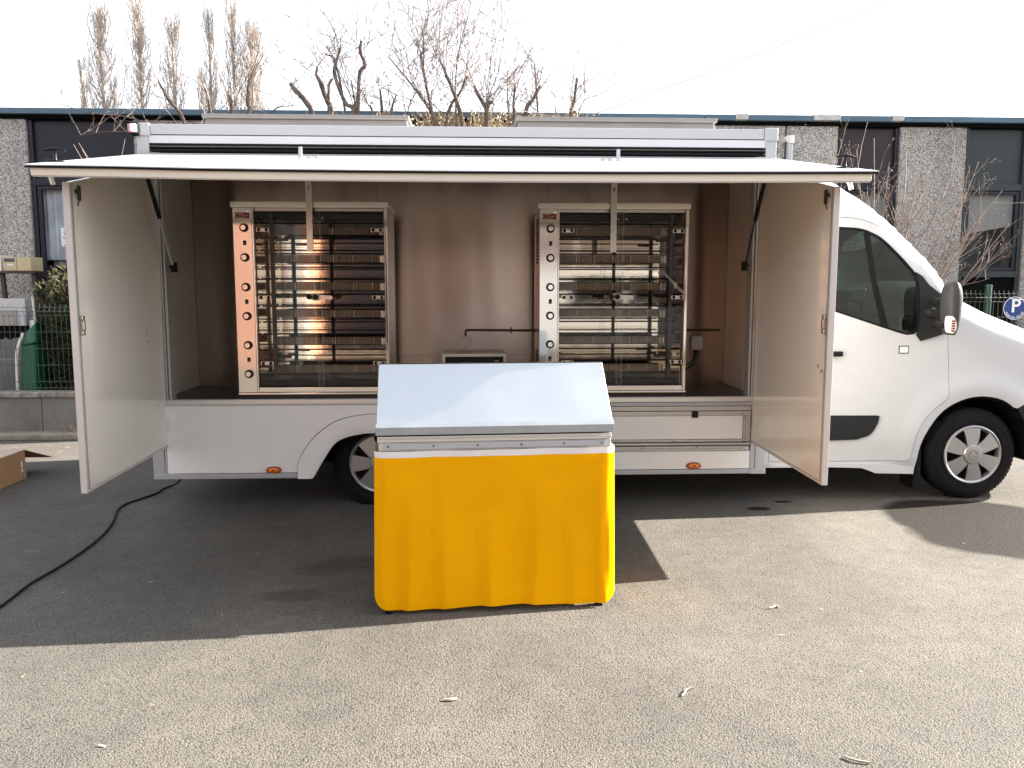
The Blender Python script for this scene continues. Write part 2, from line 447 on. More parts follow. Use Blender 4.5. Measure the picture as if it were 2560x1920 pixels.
def asphalt():
    m = bpy.data.materials.new('weathered_asphalt'); m.use_nodes = True
    nt = m.node_tree; N = nt.nodes.new; L = nt.links.new; b = nt.nodes['Principled BSDF']
    tc = N('ShaderNodeTexCoord')
    vor = N('ShaderNodeTexVoronoi'); vor.inputs['Scale'].default_value = 140; L(tc.outputs['Object'], vor.inputs['Vector'])
    vor2 = N('ShaderNodeTexVoronoi'); vor2.inputs['Scale'].default_value = 80; L(tc.outputs['Object'], vor2.inputs['Vector'])
    nf = N('ShaderNodeTexNoise'); nf.inputs['Scale'].default_value = 215; nf.inputs['Detail'].default_value = 4; L(tc.outputs['Object'], nf.inputs['Vector'])
    nl = N('ShaderNodeTexNoise'); nl.inputs['Scale'].default_value = 1.1; nl.inputs['Detail'].default_value = 6; L(tc.outputs['Object'], nl.inputs['Vector'])
    nm = N('ShaderNodeTexNoise'); nm.inputs['Scale'].default_value = 9; nm.inputs['Detail'].default_value = 5; L(tc.outputs['Object'], nm.inputs['Vector'])
    # chip colour: light stone vs dark bitumen
    rp = N('ShaderNodeValToRGB'); e = rp.color_ramp.elements
    e[0].position = 0.34; e[0].color = (0.046, 0.042, 0.037, 1)
    e[1].position = 0.60; e[1].color = (0.172, 0.158, 0.138, 1)
    L(nf.outputs[0], rp.inputs[0])
    dk = N('ShaderNodeMapRange'); dk.inputs[1].default_value = 0.42; dk.inputs[2].default_value = 0.78; dk.inputs[3].default_value = 1.0; dk.inputs[4].default_value = 0.5
    L(vor.outputs['Distance'], dk.inputs[0])
    mul = N('ShaderNodeMix'); mul.data_type = 'RGBA'; mul.blend_type = 'MULTIPLY'; mul.inputs[0].default_value = 1
    L(rp.outputs[0], mul.inputs[6]); L(dk.outputs[0], mul.inputs[7])
    big = N('ShaderNodeMapRange'); big.inputs[1].default_value = 0.3; big.inputs[2].default_value = 0.7; big.inputs[3].default_value = 0.80; big.inputs[4].default_value = 1.16
    L(nl.outputs[0], big.inputs[0])
    mul2 = N('ShaderNodeMix'); mul2.data_type = 'RGBA'; mul2.blend_type = 'MULTIPLY'; mul2.inputs[0].default_value = 1
    L(mul.outputs[2], mul2.inputs[6]); L(big.outputs[0], mul2.inputs[7])
    med = N('ShaderNodeMapRange'); med.inputs[1].default_value = 0.3; med.inputs[2].default_value = 0.7; med.inputs[3].default_value = 0.88; med.inputs[4].default_value = 1.1
    L(nm.outputs[0], med.inputs[0])
    mul3 = N('ShaderNodeMix'); mul3.data_type = 'RGBA'; mul3.blend_type = 'MULTIPLY'; mul3.inputs[0].default_value = 1
    L(mul2.outputs[2], mul3.inputs[6]); L(med.outputs[0], mul3.inputs[7])
    # wet patch in front of the front wheel, smaller oil drips left of it
    sep = N('ShaderNodeSeparateXYZ'); L(tc.outputs['Object'], sep.inputs[0])
    def blob(cx, cy, rx, ry, ang, edge):
        mp = N('ShaderNodeMapping'); mp.vector_type = 'TEXTURE'
        mp.inputs['Location'].default_value = (cx, cy, 0); mp.inputs['Rotation'].default_value = (0, 0, ang); mp.inputs['Scale'].default_value = (rx, ry, 1)
        L(tc.outputs['Object'], mp.inputs[0])
        ln = N('ShaderNodeVectorMath'); ln.operation = 'LENGTH'
        fl = N('ShaderNodeVectorMath'); fl.operation = 'MULTIPLY'; fl.inputs[1].default_value = (1, 1, 0)
        L(mp.outputs[0], fl.inputs[0]); L(fl.outputs[0], ln.inputs[0])
        ad = N('ShaderNodeMath'); ad.operation = 'MULTIPLY_ADD'; ad.inputs[1].default_value = 0.45; L(nl2.outputs[0], ad.inputs[0]); L(ln.outputs['Value'], ad.inputs[2])
        mr = N('ShaderNodeMapRange'); mr.inputs[1].default_value = 1.22 - edge; mr.inputs[2].default_value = 1.22 + edge; mr.inputs[3].default_value = 1; mr.inputs[4].default_value = 0
        L(ad.outputs[0], mr.inputs[0]); return mr.outputs[0]
    nl2 = N('ShaderNodeTexNoise'); nl2.inputs['Scale'].default_value = 2.4; nl2.inputs['Detail'].default_value = 8; L(tc.outputs['Object'], nl2.inputs['Vector'])
    parts = [blob(3.45, -0.38, 0.60, 0.54, 0.0, 0.07), blob(3.38, -0.86, 0.58, 0.42, -0.35, 0.09), blob(3.95, -0.80, 0.6, 0.52, 0, 0.09), blob(2.05, -0.06, 0.085, 0.05, 0, 0.06), blob(2.30, 0.12, 0.07, 0.035, 0, 0.06)]
    acc = parts[0]
    for q in parts[1:]:
        mxm = N('ShaderNodeMath'); mxm.operation = 'MAXIMUM'; L(acc, mxm.inputs[0]); L(q, mxm.inputs[1]); acc = mxm.outputs[0]
    wet = N('ShaderNodeMix'); wet.data_type = 'RGBA'; wet.blend_type = 'MULTIPLY'; wet.inputs[7].default_value = (0.13, 0.108, 0.095, 1)
    L(acc, wet.inputs[0]); L(mul3.outputs[2], wet.inputs[6]); 
    # old oil stains under the truck bay
    st = [blob(-0.75, -1.15, 0.28, 0.14, 0.3, 0.25), blob(-0.2, -1.3, 0.2, 0.12, 0.1, 0.25), blob(-0.95, -1.62, 0.16, 0.09, 0, 0.2), blob(0.05, -1.05, 0.3, 0.1, 0, .25)]
    acc2 = st[0]
    for q in st[1:]:
        mxm = N('ShaderNodeMath'); mxm.operation = 'MAXIMUM'; L(acc2, mxm.inputs[0]); L(q, mxm.inputs[1]); acc2 = mxm.outputs[0]
    oil = N('ShaderNodeMix'); oil.data_type = 'RGBA'; oil.blend_type = 'MULTIPLY'; oil.inputs[7].default_value = (0.72, 0.70, 0.69, 1)
    L(acc2, oil.inputs[0]); L(wet.outputs[2], oil.inputs[6])
    L(oil.outputs[2], b.inputs['Base Color'])
    rg = N('ShaderNodeMix'); rg.data_type = 'FLOAT'; rg.inputs[2].default_value = 0.82; rg.inputs[3].default_value = 0.72
    L(acc, rg.inputs[0]); L(rg.outputs[0], b.inputs['Roughness'])
    sg_ = N('ShaderNodeMix'); sg_.data_type = 'FLOAT'; sg_.inputs[2].default_value = 0.35; sg_.inputs[3].default_value = 0.22
    L(acc, sg_.inputs[0]); L(sg_.outputs[0], b.inputs['Specular IOR Level'])
    # relief
    hv = N('ShaderNodeMath'); hv.operation = 'MULTIPLY_ADD'; hv.inputs[1].default_value = -0.9; L(vor.outputs['Distance'], hv.inputs[0]); L(nf.outputs[0], hv.inputs[2])
    hv2 = N('ShaderNodeMath'); hv2.operation = 'MULTIPLY_ADD'; hv2.inputs[1].default_value = -0.5; L(vor2.outputs['Distance'], hv2.inputs[0]); L(hv.outputs[0], hv2.inputs[2])
    bp = N('ShaderNodeBump'); bp.inputs['Strength'].default_value = 0.55; bp.inputs['Distance'].default_value = 0.006
    L(hv2.outputs[0], bp.inputs['Height']); L(bp.outputs[0], b.inputs['Normal'])
    return m

def pebble(name, dark, light, scale):
    m = bpy.data.materials.new(name); m.use_nodes = True
    nt = m.node_tree; N = nt.nodes.new; L = nt.links.new; b = nt.nodes['Principled BSDF']
    tc = N('ShaderNodeTexCoord')
    v = N('ShaderNodeTexVoronoi'); v.inputs['Scale'].default_value = scale; L(tc.outputs['Object'], v.inputs['Vector'])
    n = N('ShaderNodeTexNoise'); n.inputs['Scale'].default_value = scale * 0.9; n.inputs['Detail'].default_value = 3; L(tc.outputs['Object'], n.inputs['Vector'])
    rp = N('ShaderNodeValToRGB'); e = rp.color_ramp.elements
    e[0].position = 0.40; e[0].color = (*dark, 1); e[1].position = 0.60; e[1].color = (*light, 1); L(n.outputs[0], rp.inputs[0])
    big = N('ShaderNodeTexNoise'); big.inputs['Scale'].default_value = 1.2; big.inputs['Detail'].default_value = 5
    mp = N('ShaderNodeMapping'); mp.inputs['Scale'].default_value = (1.5, 1.5, 0.4); L(tc.outputs['Object'], mp.inputs[0]); L(mp.outputs[0], big.inputs['Vector'])
    mr = N('ShaderNodeMapRange'); mr.inputs[1].default_value = 0.3; mr.inputs[2].default_value = 0.7; mr.inputs[3].default_value = 0.72; mr.inputs[4].default_value = 1.1; L(big.outputs[0], mr.inputs[0])
    mu = N('ShaderNodeMix'); mu.data_type = 'RGBA'; mu.blend_type = 'MULTIPLY'; mu.inputs[0].default_value = 1; L(rp.outputs[0], mu.inputs[6]); L(mr.outputs[0], mu.inputs[7])
    L(mu.outputs[2], b.inputs['Base Color']); b.inputs['Roughness'].default_value = 0.9
    bp = N('ShaderNodeBump'); bp.inputs['Strength'].default_value = 0.8; bp.inputs['Distance'].default_value = 0.01
    L(n.outputs[0], bp.inputs['Height']); L(bp.outputs[0], b.inputs['Normal'])
    return m

def brick_mat():
    m = bpy.data.materials.new('red_brickwork'); m.use_nodes = True
    nt = m.node_tree; N = nt.nodes.new; L = nt.links.new; b = nt.nodes['Principled BSDF']
    tc = N('ShaderNodeTexCoord'); mp = N('ShaderNodeMapping'); mp.inputs['Rotation'].default_value = (R(90), 0, 0); L(tc.outputs['Object'], mp.inputs[0])
    br = N('ShaderNodeTexBrick'); br.inputs['Scale'].default_value = 1.0; br.inputs['Brick Width'].default_value = 0.22; br.inputs['Row Height'].default_value = 0.07; br.inputs['Mortar Size'].default_value = 0.008
    br.inputs['Color1'].default_value = (0.42, 0.17, 0.105, 1); br.inputs['Color2'].default_value = (0.52, 0.235, 0.15, 1); br.inputs['Mortar'].default_value = (0.5, 0.42, 0.36, 1)
    L(mp.outputs[0], br.inputs['Vector']); L(br.outputs[0], b.inputs['Base Color']); b.inputs['Roughness'].default_value = 0.9
    return m

M_asph = asphalt()
M_peb = pebble('exposed_aggregate_concrete', (0.13, 0.12, 0.112), (0.54, 0.515, 0.485), 95)
M_verge = pebble('dry_gravel_verge', (0.10, 0.085, 0.06), (0.30, 0.26, 0.20), 40)
M_brick = brick_mat()
M_gate = pm('dull_brown_gate', (0.13, 0.105, 0.095), 0.6, var=0.2, vscale=1.0)
M_render = pm('grey_beige_render', (0.36, 0.35, 0.33), 0.9, var=0.1, vscale=1.5)

rnd = random.Random(7)

# ================================================================== SETTING: ground
g = MB(); g.grid([[(x, y, 0) for x in (-160, -8, -2, 3, 8, 160)] for y in (-160, -6, 0, 3, 160)])
tag(g.build('asphalt_ground', M_asph, smooth=0), kind='structure')
g = MB(); g.grid([[(x, y, 0.05) for x in (-40, -8, 0, 8, 40)] for y in (3.10, 3.8, 4.79)])
tag(g.build('gravel_verge', M_verge, smooth=0), kind='structure')
kerb = bpy.data.objects.new('kerb', None); col.objects.link(kerb); kerb.location = (0, 3.0, 0); tag(kerb, kind='structure')
km = None
for i in range(16):
    x = -9 + i * 1.0
    if km is None:
        km = MB().box((x + .004, 2.93, 0), (x + .996, 3.098, 0.062)).build('kerb_stone', M_kerb, kerb, bevel=0.012)
        kx = x
    else:
        c = km.copy(); c.location = (x - kx, rnd.uniform(-.004, .004), rnd.uniform(-.004, .004)); col.objects.link(c)

# ================================================================== FOOD TRUCK
truck = thing('food_truck', 'white food truck with raised serving flap, two open side doors and a van cab', 'food truck', (-0.08, 1.05, 0))
T = truck
XL, XR, ZB, ZT, YB = -2.265, 2.11, 0.248, 2.685, 2.15     # body extents
# --- shell
s = MB()
s.box((XL, 0.06, 0.30), (XL + .03, YB, ZT - .01))          # rear wall
s.box((XL + .03, YB - .03, 0.30), (XR - .03, YB, ZT - .01))  # far wall
s.box((XR - .03, 0.06, 0.30), (XR, YB, ZT - .01))          # bulkhead
s.box((XL + .03, 0.06, ZT - .045), (XR - .03, YB - .03, ZT - .012))   # roof
s.build('body_shell', M_gel, T, bevel=0.004)
B('chassis', M_dark, T, (XL + .05, 0.25, 0.31), (XR + 1.0, 1.85, 0.46), 0)
B('light_block_tank', M_dark, T, (.15, .55, .17), (1.5, 1.7, .31), 0.03)  # added box, keeps daylight from passing under the truck
B('light_block_axle', M_dark, T, (-.80, .40, .22), (-.62, 1.75, .38), 0.03)  # another added block, darkens the ground under the body
B('light_block_tray', M_dark, T, (-2.0, .6, .20), (-1.25, 1.7, .31), 0.03)  # added under the rear to stop light from the far side
B('light_block_skirt', M_gel, T, (XL + .03, YB - .028, .20), (XR - .03, YB - .004, .299), 0)  # unseen strip added to close the far side against sunlit ground
B('chassis_side', M_dark, T, (XL + .04, 0.05, 0.30), (-1.22, 0.30, 0.50), 0)
B('interior_floor_box', M_dark, T, (XL + .035, 0.12, 0.70), (XR - .035, 0.90, 0.785), 0)
# --- inside: counter, back wall, side linings, ceiling
B('counter_top', M_counter, T, (XL + .033, 0.012, 0.786), (XR - .033, 0.905, 0.806), 0.002)
def wall_sheet(x0, x1, z0, z1, ph):
    m = MB(); rows = []
    nz = max(2, int((z1 - z0) / .08))
    for jz in range(nz + 1):
        z = z0 + (z1 - z0) * jz / nz; row = []
        for ix in range(61):
            x = x0 + (x1 - x0) * ix / 60; u = ix / 60
            ed = min(1, min(u, 1 - u) * 12)
            y = .914 - (.0045 * math.sin(math.pi * u) + .0022 * math.sin(x * 9 + ph + .25 * math.sin(z * 2)) + .0010 * math.sin(x * 21 + z * 1.3 + ph)) * ed
            row.append((x, y, z))
        rows.append(row)
    m.grid(rows)
    rb = [(p[0], .936, p[2]) for p in rows[0]]; m.grid([rows[0], rb]); m.grid([rows[-1], [(p[0], .936, p[2]) for p in rows[-1]]])
    return m.build('stainless_back_wall', M_brush, T, smooth=60)
wall_sheet(XL + .032, -.7735, .80, 2.60, 0.3); wall_sheet(-.7720, .6025, 1.050, 2.60, 1.7); wall_sheet(-.7720, .6025, .80, 1.0485, 2.2); wall_sheet(.6040, XR - .032, .80, 2.60, 4.0)
bs = MB()
for x, y, z in [(-0.47, .907, 1.78), (0.41, .907, 1.40), (-0.02, .907, 1.116), (.43, .907, 1.10)]:
    bs.lathe([(0, -.002), (.006, -.001), (.006, .004)], (x, y, z), 'y', 10)
for z in (1.18, 1.62, 2.2):
    bs.lathe([(0, -.002), (.005, -.001), (.005, .004)], (-2.0, .907, z), 'y', 10)
bs.build('wall_rivets', M_steel2, T)['kind'] = 'stuff'
B('side_lining', M_inner, T, (XL + .0305, 0.115, 0.807), (XL + .045, 0.909, 2.58), 0.001)
B('side_lining', M_inner, T, (XR - .045, 0.115, 0.807), (XR - .0305, 0.909, 2.58), 0.001)
B('ceiling_panel', M_inner, T, (XL + .05, 0.115, 2.58), (XR - .05, 0.909, 2.60), 0.001)
# --- frame profiles around the opening
def post(lo_x, hi_x, inner):
    p = MB(); p.box((lo_x, 0, ZB), (hi_x, 0.058, 2.608)); o = p.build('corner_post', M_alu_w, T, bevel=0.004)
    q = MB()
    if inner > 0:
        for a, w, d in ((0.0, .030, .012), (.034, .012, .004), (.050, .018, .010)):
            q.box((hi_x + a + .002, d, 0.812), (hi_x + a + w, .11, 2.50))
    else:
        for a, w, d in ((0.0, .030, .012), (.034, .012, .004), (.050, .018, .010)):
            q.box((lo_x - a - w, d, 0.812), (lo_x - a - .002, .11, 2.50))
    q.build('door_jamb', M_alu_d, T, bevel=0.0015)
post(XL, -2.185, 1)
post(2.035, XR, -1)
B('post_strip', M_alu_w, T, (-2.183, 0.004, ZB + .002), (-2.168, 0.055, 0.775), 0.002)
B('post_strip', M_alu_w, T, (1.998, 0.004, ZB + .002), (2.033, 0.055, 0.775), 0.002)
# --- top fascia
B('upper_fascia', M_alu_w, T, (-2.17, -0.006, 2.617), (2.02, 0.056, 2.684), 0.004)
B('lower_fascia', M_white, T, (-2.183, 0.0, 2.560), (2.033, 0.056, 2.612), 0.003)
B('fascia_gap', M_rub, T, (-2.183, 0.012, 2.609), (2.033, 0.05, 2.62), 0)
B('corner_block', M_alu_w, T, (-2.262, -0.012, 2.606), (-2.172, 0.056, 2.690), 0.006)
B('corner_block', M_alu_w, T, (2.022, -0.012, 2.606), (2.116, 0.056, 2.692), 0.006)
hz = MB()
hz.box((-2.18, 0.006, 2.541), (2.03, 0.05, 2.556)); hz.box((-2.18, -0.002, 2.529), (2.03, 0.05, 2.539))
hz.tube([(-2.16, 0.012, 2.513), (-1, 0.006, 2.512), (1, 0.006, 2.512), (2.0, 0.012, 2.512)], .014, 8)
hz.box((-2.15, 0.02, 2.44), (2.0, 0.05, 2.50))
hz.build('hinge_seal', M_rub, T, bevel=0.002)
B('hinge_profile', M_alu, T, (-2.18, 0.0, 2.5395), (2.03, 0.02, 2.5405), 0)
# rear top marker lamp
lamp = MB().box((-2.292, -0.035, 2.604), (-2.236, 0.03, 2.692)).build('top_marker_lamp', M_rub, T, bevel=0.014, seg=3)
l2 = MB(); l2.tube([(-2.266, -0.040, 2.622), (-2.266, -0.040, 2.676)], .022, 14); l2.build('white_lens', M_whitel, lamp, bevel=0.008, seg=3)
l3 = MB(); l3.tube([(-2.288, -0.022, 2.620), (-2.288, -0.022, 2.680)], .020, 12); l3.build('red_lens', M_redl, lamp, bevel=0.008, seg=3)
# --- sill and lower panels
B('sill_profile', M_alu, T, (-2.165, -0.010, 0.777), (1.998, 0.050, 0.811), 0.003)
B('sill_drip_edge', M_alu_w, T, (-2.12, -0.004, 0.806), (1.98, 0.02, 0.815), 0.002)
XA = -0.70                                            # wheel arch axis
aro = [(-1.26, ZB - .004), (-1.257, .331)] + catmull([(-1.235, .40), (-1.16, .515), (-1.06, .605), (-.955, .665), (-.80, .698), (XA, .703)], 5)
ari = [(-1.155, ZB - .004)] + catmull([(-1.10, .34), (-1.008, .478), (-.926, .533), (-.80, .562), (XA, .567)], 5)
mirror = lambda P: [(2 * XA - x, z) for x, z in P][::-1]
outer = aro + mirror(aro)[1:]
inner_ = ari + mirror(ari)[1:]
xo2 = outer[-1][0]
# rear panel (left of arch), joined over the arch
left_panel = [(-2.166, .288), (-1.263, .288)] + offset_poly(outer, 0.0)[1:-1]
lp_out = [(x, z + .004) if z > .35 else (x, z) for x, z in outer]
pan = [(-2.166, .288)] + [(-1.264, .288)] + [(XA + (x - XA) * 1.007, z + .004) for x, z in outer[1:-1]] + [(xo2 + .004, .288), (0.06, .288), (0.06, .775), (-2.166, .775)]
sheet(MB(), pan, [], lambda x, z: 0.006, 0.12, 0.02).build('lower_side_panel', M_gel, T, smooth=30)
fd = outer + inner_[::-1]
def fend_y(x, z):
    d = seg_dist((x, z), inner_)
    return -0.010 + (0.008 * (1 - d / .02) if d < .02 else 0)
sheet(MB(), fd, [], fend_y, 0.03, 0.10).build('wheel_arch_panel', M_gel, T, smooth=40)
B('bottom_rail', M_alu_w, T, (XL + .002, -0.004, ZB), (-1.266, 0.056, 0.284), 0.003)
B('bottom_rail', M_alu_w, T, (xo2 + .006, -0.004, ZB), (2.033, 0.056, 0.281), 0.003)
B('corner_foot', M_alu_w, T, (1.998, -0.007, ZB - .003), (2.114, 0.056, 0.285), 0.003)
B('wheel_well', M_dark, T, (-1.20, 0.06, 0.72), (-0.16, 0.9, 0.74), 0)
B('wheel_well_wall', M_dark, T, (-1.20, 0.62, 0.30), (-0.16, 0.66, 0.73), 0)
B('mud_guard', M_dark, T, (-1.21, 0.10, 0.28), (-1.19, 0.6, 0.73), 0)
# right hand locker
LX0 = 0.064
B('profile_strip', M_alu_w, T, (LX0, -0.006, 0.748), (1.997, 0.045, 0.774), 0.003)
fr = MB()
for (x0, z0, x1, z1, y) in ((LX0, .712, 1.990, .745, -.004), (LX0, .677, 1.990, .709, -.010), (1.955, .486, 1.990, .709, -.008), (1.937, .49, 1.953, .675, -.012), (LX0, .486, 1.937, .503, -.010), (LX0, .486, .09, .675, -.008)):
    fr.box((x0, y, z0), (x1, .045, z1))
fr.build('locker_frame', M_alu_d, T, bevel=0.003)
lk = B('locker_door', M_gel, T, (.094, -0.005, .505), (1.934, 0.03, .675), 0.002)
B('latch', M_black, lk, (1.558, -0.020, .664), (1.603, 0.0, .709), 0.003)
rl = MB(); rl.tube([(LX0, .002, .469), (1.99, .002, .469)], .012, 10); rl.box((LX0, .0, .418), (1.985, .04, .452)); rl.box((LX0, -.004, .432), (1.985, .03, .436)); rl.box((1.93, -.006, .424), (1.985, .02, .446))
rl.build('hinge_rail', M_alu_d, T, bevel=0.002)
sc_ = MB()
for x, z in ((.9, .444), (1.21, .444), (1.60, .444), (1.43, .492), (1.945, .515), (1.945, .66), (1.92, .692)):
    sc_.lathe([(0, -.003), (.004, -.002), (.004, .003)], (x, -.010, z), 'y', 8)
sc_.build('screw_heads', M_black, T)['kind'] = 'stuff'
B('skirt_panel', M_gel, T, (LX0, 0.003, .284), (1.995, 0.03, .415), 0.003)
# amber side markers
for x, z in ((-1.426, .309), (1.583, .31)):
    m = MB(); m.lathe([(.024, 0.008), (.026, -.006), (.022, -.012), (.0, -.012)], (0, 0, 0), 'y', 28)
    m.v = [(p[0] * 2.15 + x, p[1], p[2] + z) for p in m.v]
    o = m.build('side_marker_lamp', M_amberd, T)
    m = MB(); m.lathe([(.0205, -.008), (.017, -.017), (.010, -.020), (0, -.021)], (0, 0, 0), 'y', 28)
    m.v = [(p[0] * 2.15 + x, p[1], p[2] + z) for p in m.v]; m.build('amber_lens', M_amber, o)
    m = MB(); m.lathe([(.009, -.0185), (.008, -.0225), (0, -.0235)], (x, 0, z), 'y', 18); m.build('reflector', M_amberd, o)
# --- roof hoods
for x0, x1 in ((-1.985, -.475), (.315, 1.832)):
    h = MB(); h.hexa([(x0 + .005, .50, 2.675), (x1 + .012, .50, 2.675), (x1 + .012, 1.55, 2.675), (x0 + .005, 1.55, 2.675)], [(x0 + .02, .52, 2.826), (x1 - .02, .52, 2.826), (x1 - .02, 1.53, 2.826), (x0 + .02, 1.53, 2.826)])
    o = h.build('roof_extractor_hood', M_hood, T, bevel=0.004)
    MB().box((x0, .495, 2.827), (x1, 1.56, 2.858)).build('hood_lid', M_hood, o, bevel=0.004)
# --- hanging slotted rails in front of the ovens
for xc in (-1.135, .980):
    r = MB(); r.box((xc - .021, .03, 1.84), (xc - .007, .036, 2.50)); r.box((xc + .007, .03, 1.84), (xc + .021, .036, 2.50))
    z = 1.84
    while z < 2.48:
        r.box((xc - .007, .03, z), (xc + .007, .036, z + .42 if z < 2.2 else z + .03)); z += .45 if z < 2.2 else .06
    r.box((xc - .021, .036, 1.84), (xc - .018, .055, 2.50)); r.box((xc + .018, .036, 1.84), (xc + .021, .055, 2.50))
    r.build('hanging_rail', M_steel2, T, bevel=0.001)
# --- sockets, conduit, little plates
def socket(x0, z0, x1, z1):
    xm, zm = (x0 + x1) / 2, (z0 + z1) / 2 - .008
    b = MB(); b.prism([(x0 + .008, z0), (x1 - .008, z0), (x1, z0 + .03), (x1 - .004, z1 - .006), (x1 - .012, z1), (x0 + .012, z1), (x0 + .004, z1 - .006), (x0, z0 + .03)], 'y', .865, .909)
    o = b.build('power_socket', M_whitepl, T, bevel=0.005)
    q = MB(); q.lathe([(.026, .0), (.026, -.006), (.021, -.007), (.020, .002), (0, .003)], (xm, .865, zm), 'y', 24); q.build('socket_ring', M_whitepl, o)
    q = MB(); q.lathe([(.017, 0), (.015, -.002), (0, -.002)], (xm, .8675, zm), 'y', 20); q.build('socket_core', M_grey, o)
socket(-.118, 1.118, -.030, 1.206)
socket(1.776, 1.088, 1.876, 1.202)
c = MB(); c.tube(catmull([(-.073, .89, 1.205), (-.073, .89, 1.24), (-.062, .89, 1.251), (-.03, .89, 1.252), (.2, .89, 1.25), (.48, .89, 1.248)], 5), .009, 8); c.tube([(1.55, .89, 1.248), (2.02, .89, 1.247)], .009, 8)
c.box((.295, .88, 1.225), (.303, .908, 1.275))
c.build('conduit_pipe', M_copper, T)
c = MB(); c.tube(catmull([(1.826, .875, 1.09), (1.826, .87, 1.05), (1.80, .86, .98), (1.72, .82, .93), (1.55, .75, .90)], 6), .008, 8); c.build('socket_cord', M_grey, T)
B('wall_bracket', M_steel2, T, (.505, .895, 2.215), (.585, .91, 2.255), 0.002)
for z in ((.09, .855, .965),):
    B('white_catch', M_whitepl, T, (-2.170, .115, .856), (-2.128, .15, .966), 0.006)
    B('white_catch', M_whitepl, T, (1.972, .115, .858), (2.010, .15, .968), 0.006)

# --- open side doors
def side_door(xh, xf, sgn, yf=-1.305):
    """hinged at xh, free edge at (xf, yf); sgn=+1: outer skin on the -x side"""
    t = .026
    d = Vector((xf - xh, yf + .012, 0)).normalized(); nrm = Vector((-d.y, d.x, 0))
    if nrm.x * sgn > 0: nrm = -nrm                   # points outward
    L = Vector((xf - xh, yf + .012, 0)).length
    zb = .496
    def ztop(a): return 2.415 - (2.415 - 2.135) * a
    def P(a, o, z): q = Vector((xh, -.012, 0)) + d * (L * a) + nrm * o; return (q.x, q.y, z)
    m = MB(); m.hexa([P(0, 0, zb), P(1, 0, zb), P(1, t, zb), P(0, t, zb)], [P(0, 0, ztop(0)), P(1, 0, ztop(1)), P(1, t, ztop(1)), P(0, t, ztop(0))])
    o = m.build('side_door', M_cream, T, bevel=0.002)
    e = .016 / L
    f = MB(); f.hexa([P(1 - .004, -.004, zb - .016), P(1 + .012, -.004, zb - .016), P(1 + .012, t + .004, zb - .016), P(1 - .004, t + .004, zb - .016)],
                     [P(1 - .004, -.004, ztop(1)), P(1 + .012, -.004, ztop(1)), P(1 + .012, t + .004, ztop(1)), P(1 - .004, t + .004, ztop(1))])
    f.hexa([P(0, -.004, zb - .016), P(1 - .005, -.004, zb - .016), P(1 - .005, t + .004, zb - .016), P(0, t + .004, zb - .016)], [P(0, -.004, zb - .001), P(1 - .005, -.004, zb - .001), P(1 - .005, t + .004, zb - .001), P(0, t + .004, zb - .001)])
    f.build('edge_profile', M_edge, o, bevel=0.002)
    k = MB(); k.hexa([P(1 - .020, -.0025, zb), P(1 - .007, -.0025, zb), P(1 - .007, .0, zb), P(1 - .020, .0, zb)], [P(1 - .020, -.0025, ztop(1) + .004), P(1 - .007, -.0025, ztop(1)), P(1 - .007, .0, ztop(1)), P(1 - .020, .0, ztop(1) + .004)])
    k.build('edge_seal', M_alu_d, o)
    h = MB()
    def bx(a0, a1, o0, o1, z0, z1): h.hexa([P(a0, o0, z0), P(a1, o0, z0), P(a1, o1, z0), P(a0, o1, z0)], [P(a0, o0, z1), P(a1, o0, z1), P(a1, o1, z1), P(a0, o1, z1)])
    bx(.966, .990, -.022, -.002, 1.335, 1.36); bx(.966, .990, -.022, -.002, 1.415, 1.44); bx(.968, .988, -.026, -.014, 1.36, 1.415)
    h.build('pull_handle', M_steel2, o, bevel=0.005)
    h = MB(); bx(.915, .935, -.012, -.002, 2.05, 2.13); h.tube(catmull([P(.945, -.012, 2.12), P(.952, -.014, 2.08), P(.94, -.012, 2.05), P(.955, -.012, 2.02)], 5), .004, 6)
    bx(.93, .965, -.016, -.004, 2.085, 2.105)
    h.build('catch_hook', M_brown, o, bevel=0.002)
    h = MB()
    for a, z in ((.235, 1.293), (.218, 1.241)) if sgn > 0 else ((.915, 1.146), (.955, 1.122)):
        for q in range(3):
            c_ = P(a + .005 * math.cos(q * 2.1), -.003, z + .007 * math.sin(q * 2.1)); h.tube([c_, tuple(Vector(c_) - nrm * .002)], .0035, 6)
    h.build('screw_heads', M_black, o)
    h = MB()
    for z in (.60, 1.35, 2.1):
        h.tube([P(-.003, .012, z), P(-.003, .012, z + .09)], .010, 10)
    h.build('hinge', M_alu_d, o)
    return o
side_door(-2.152, -2.106, 1)
side_door(1.996, 1.958, -1)

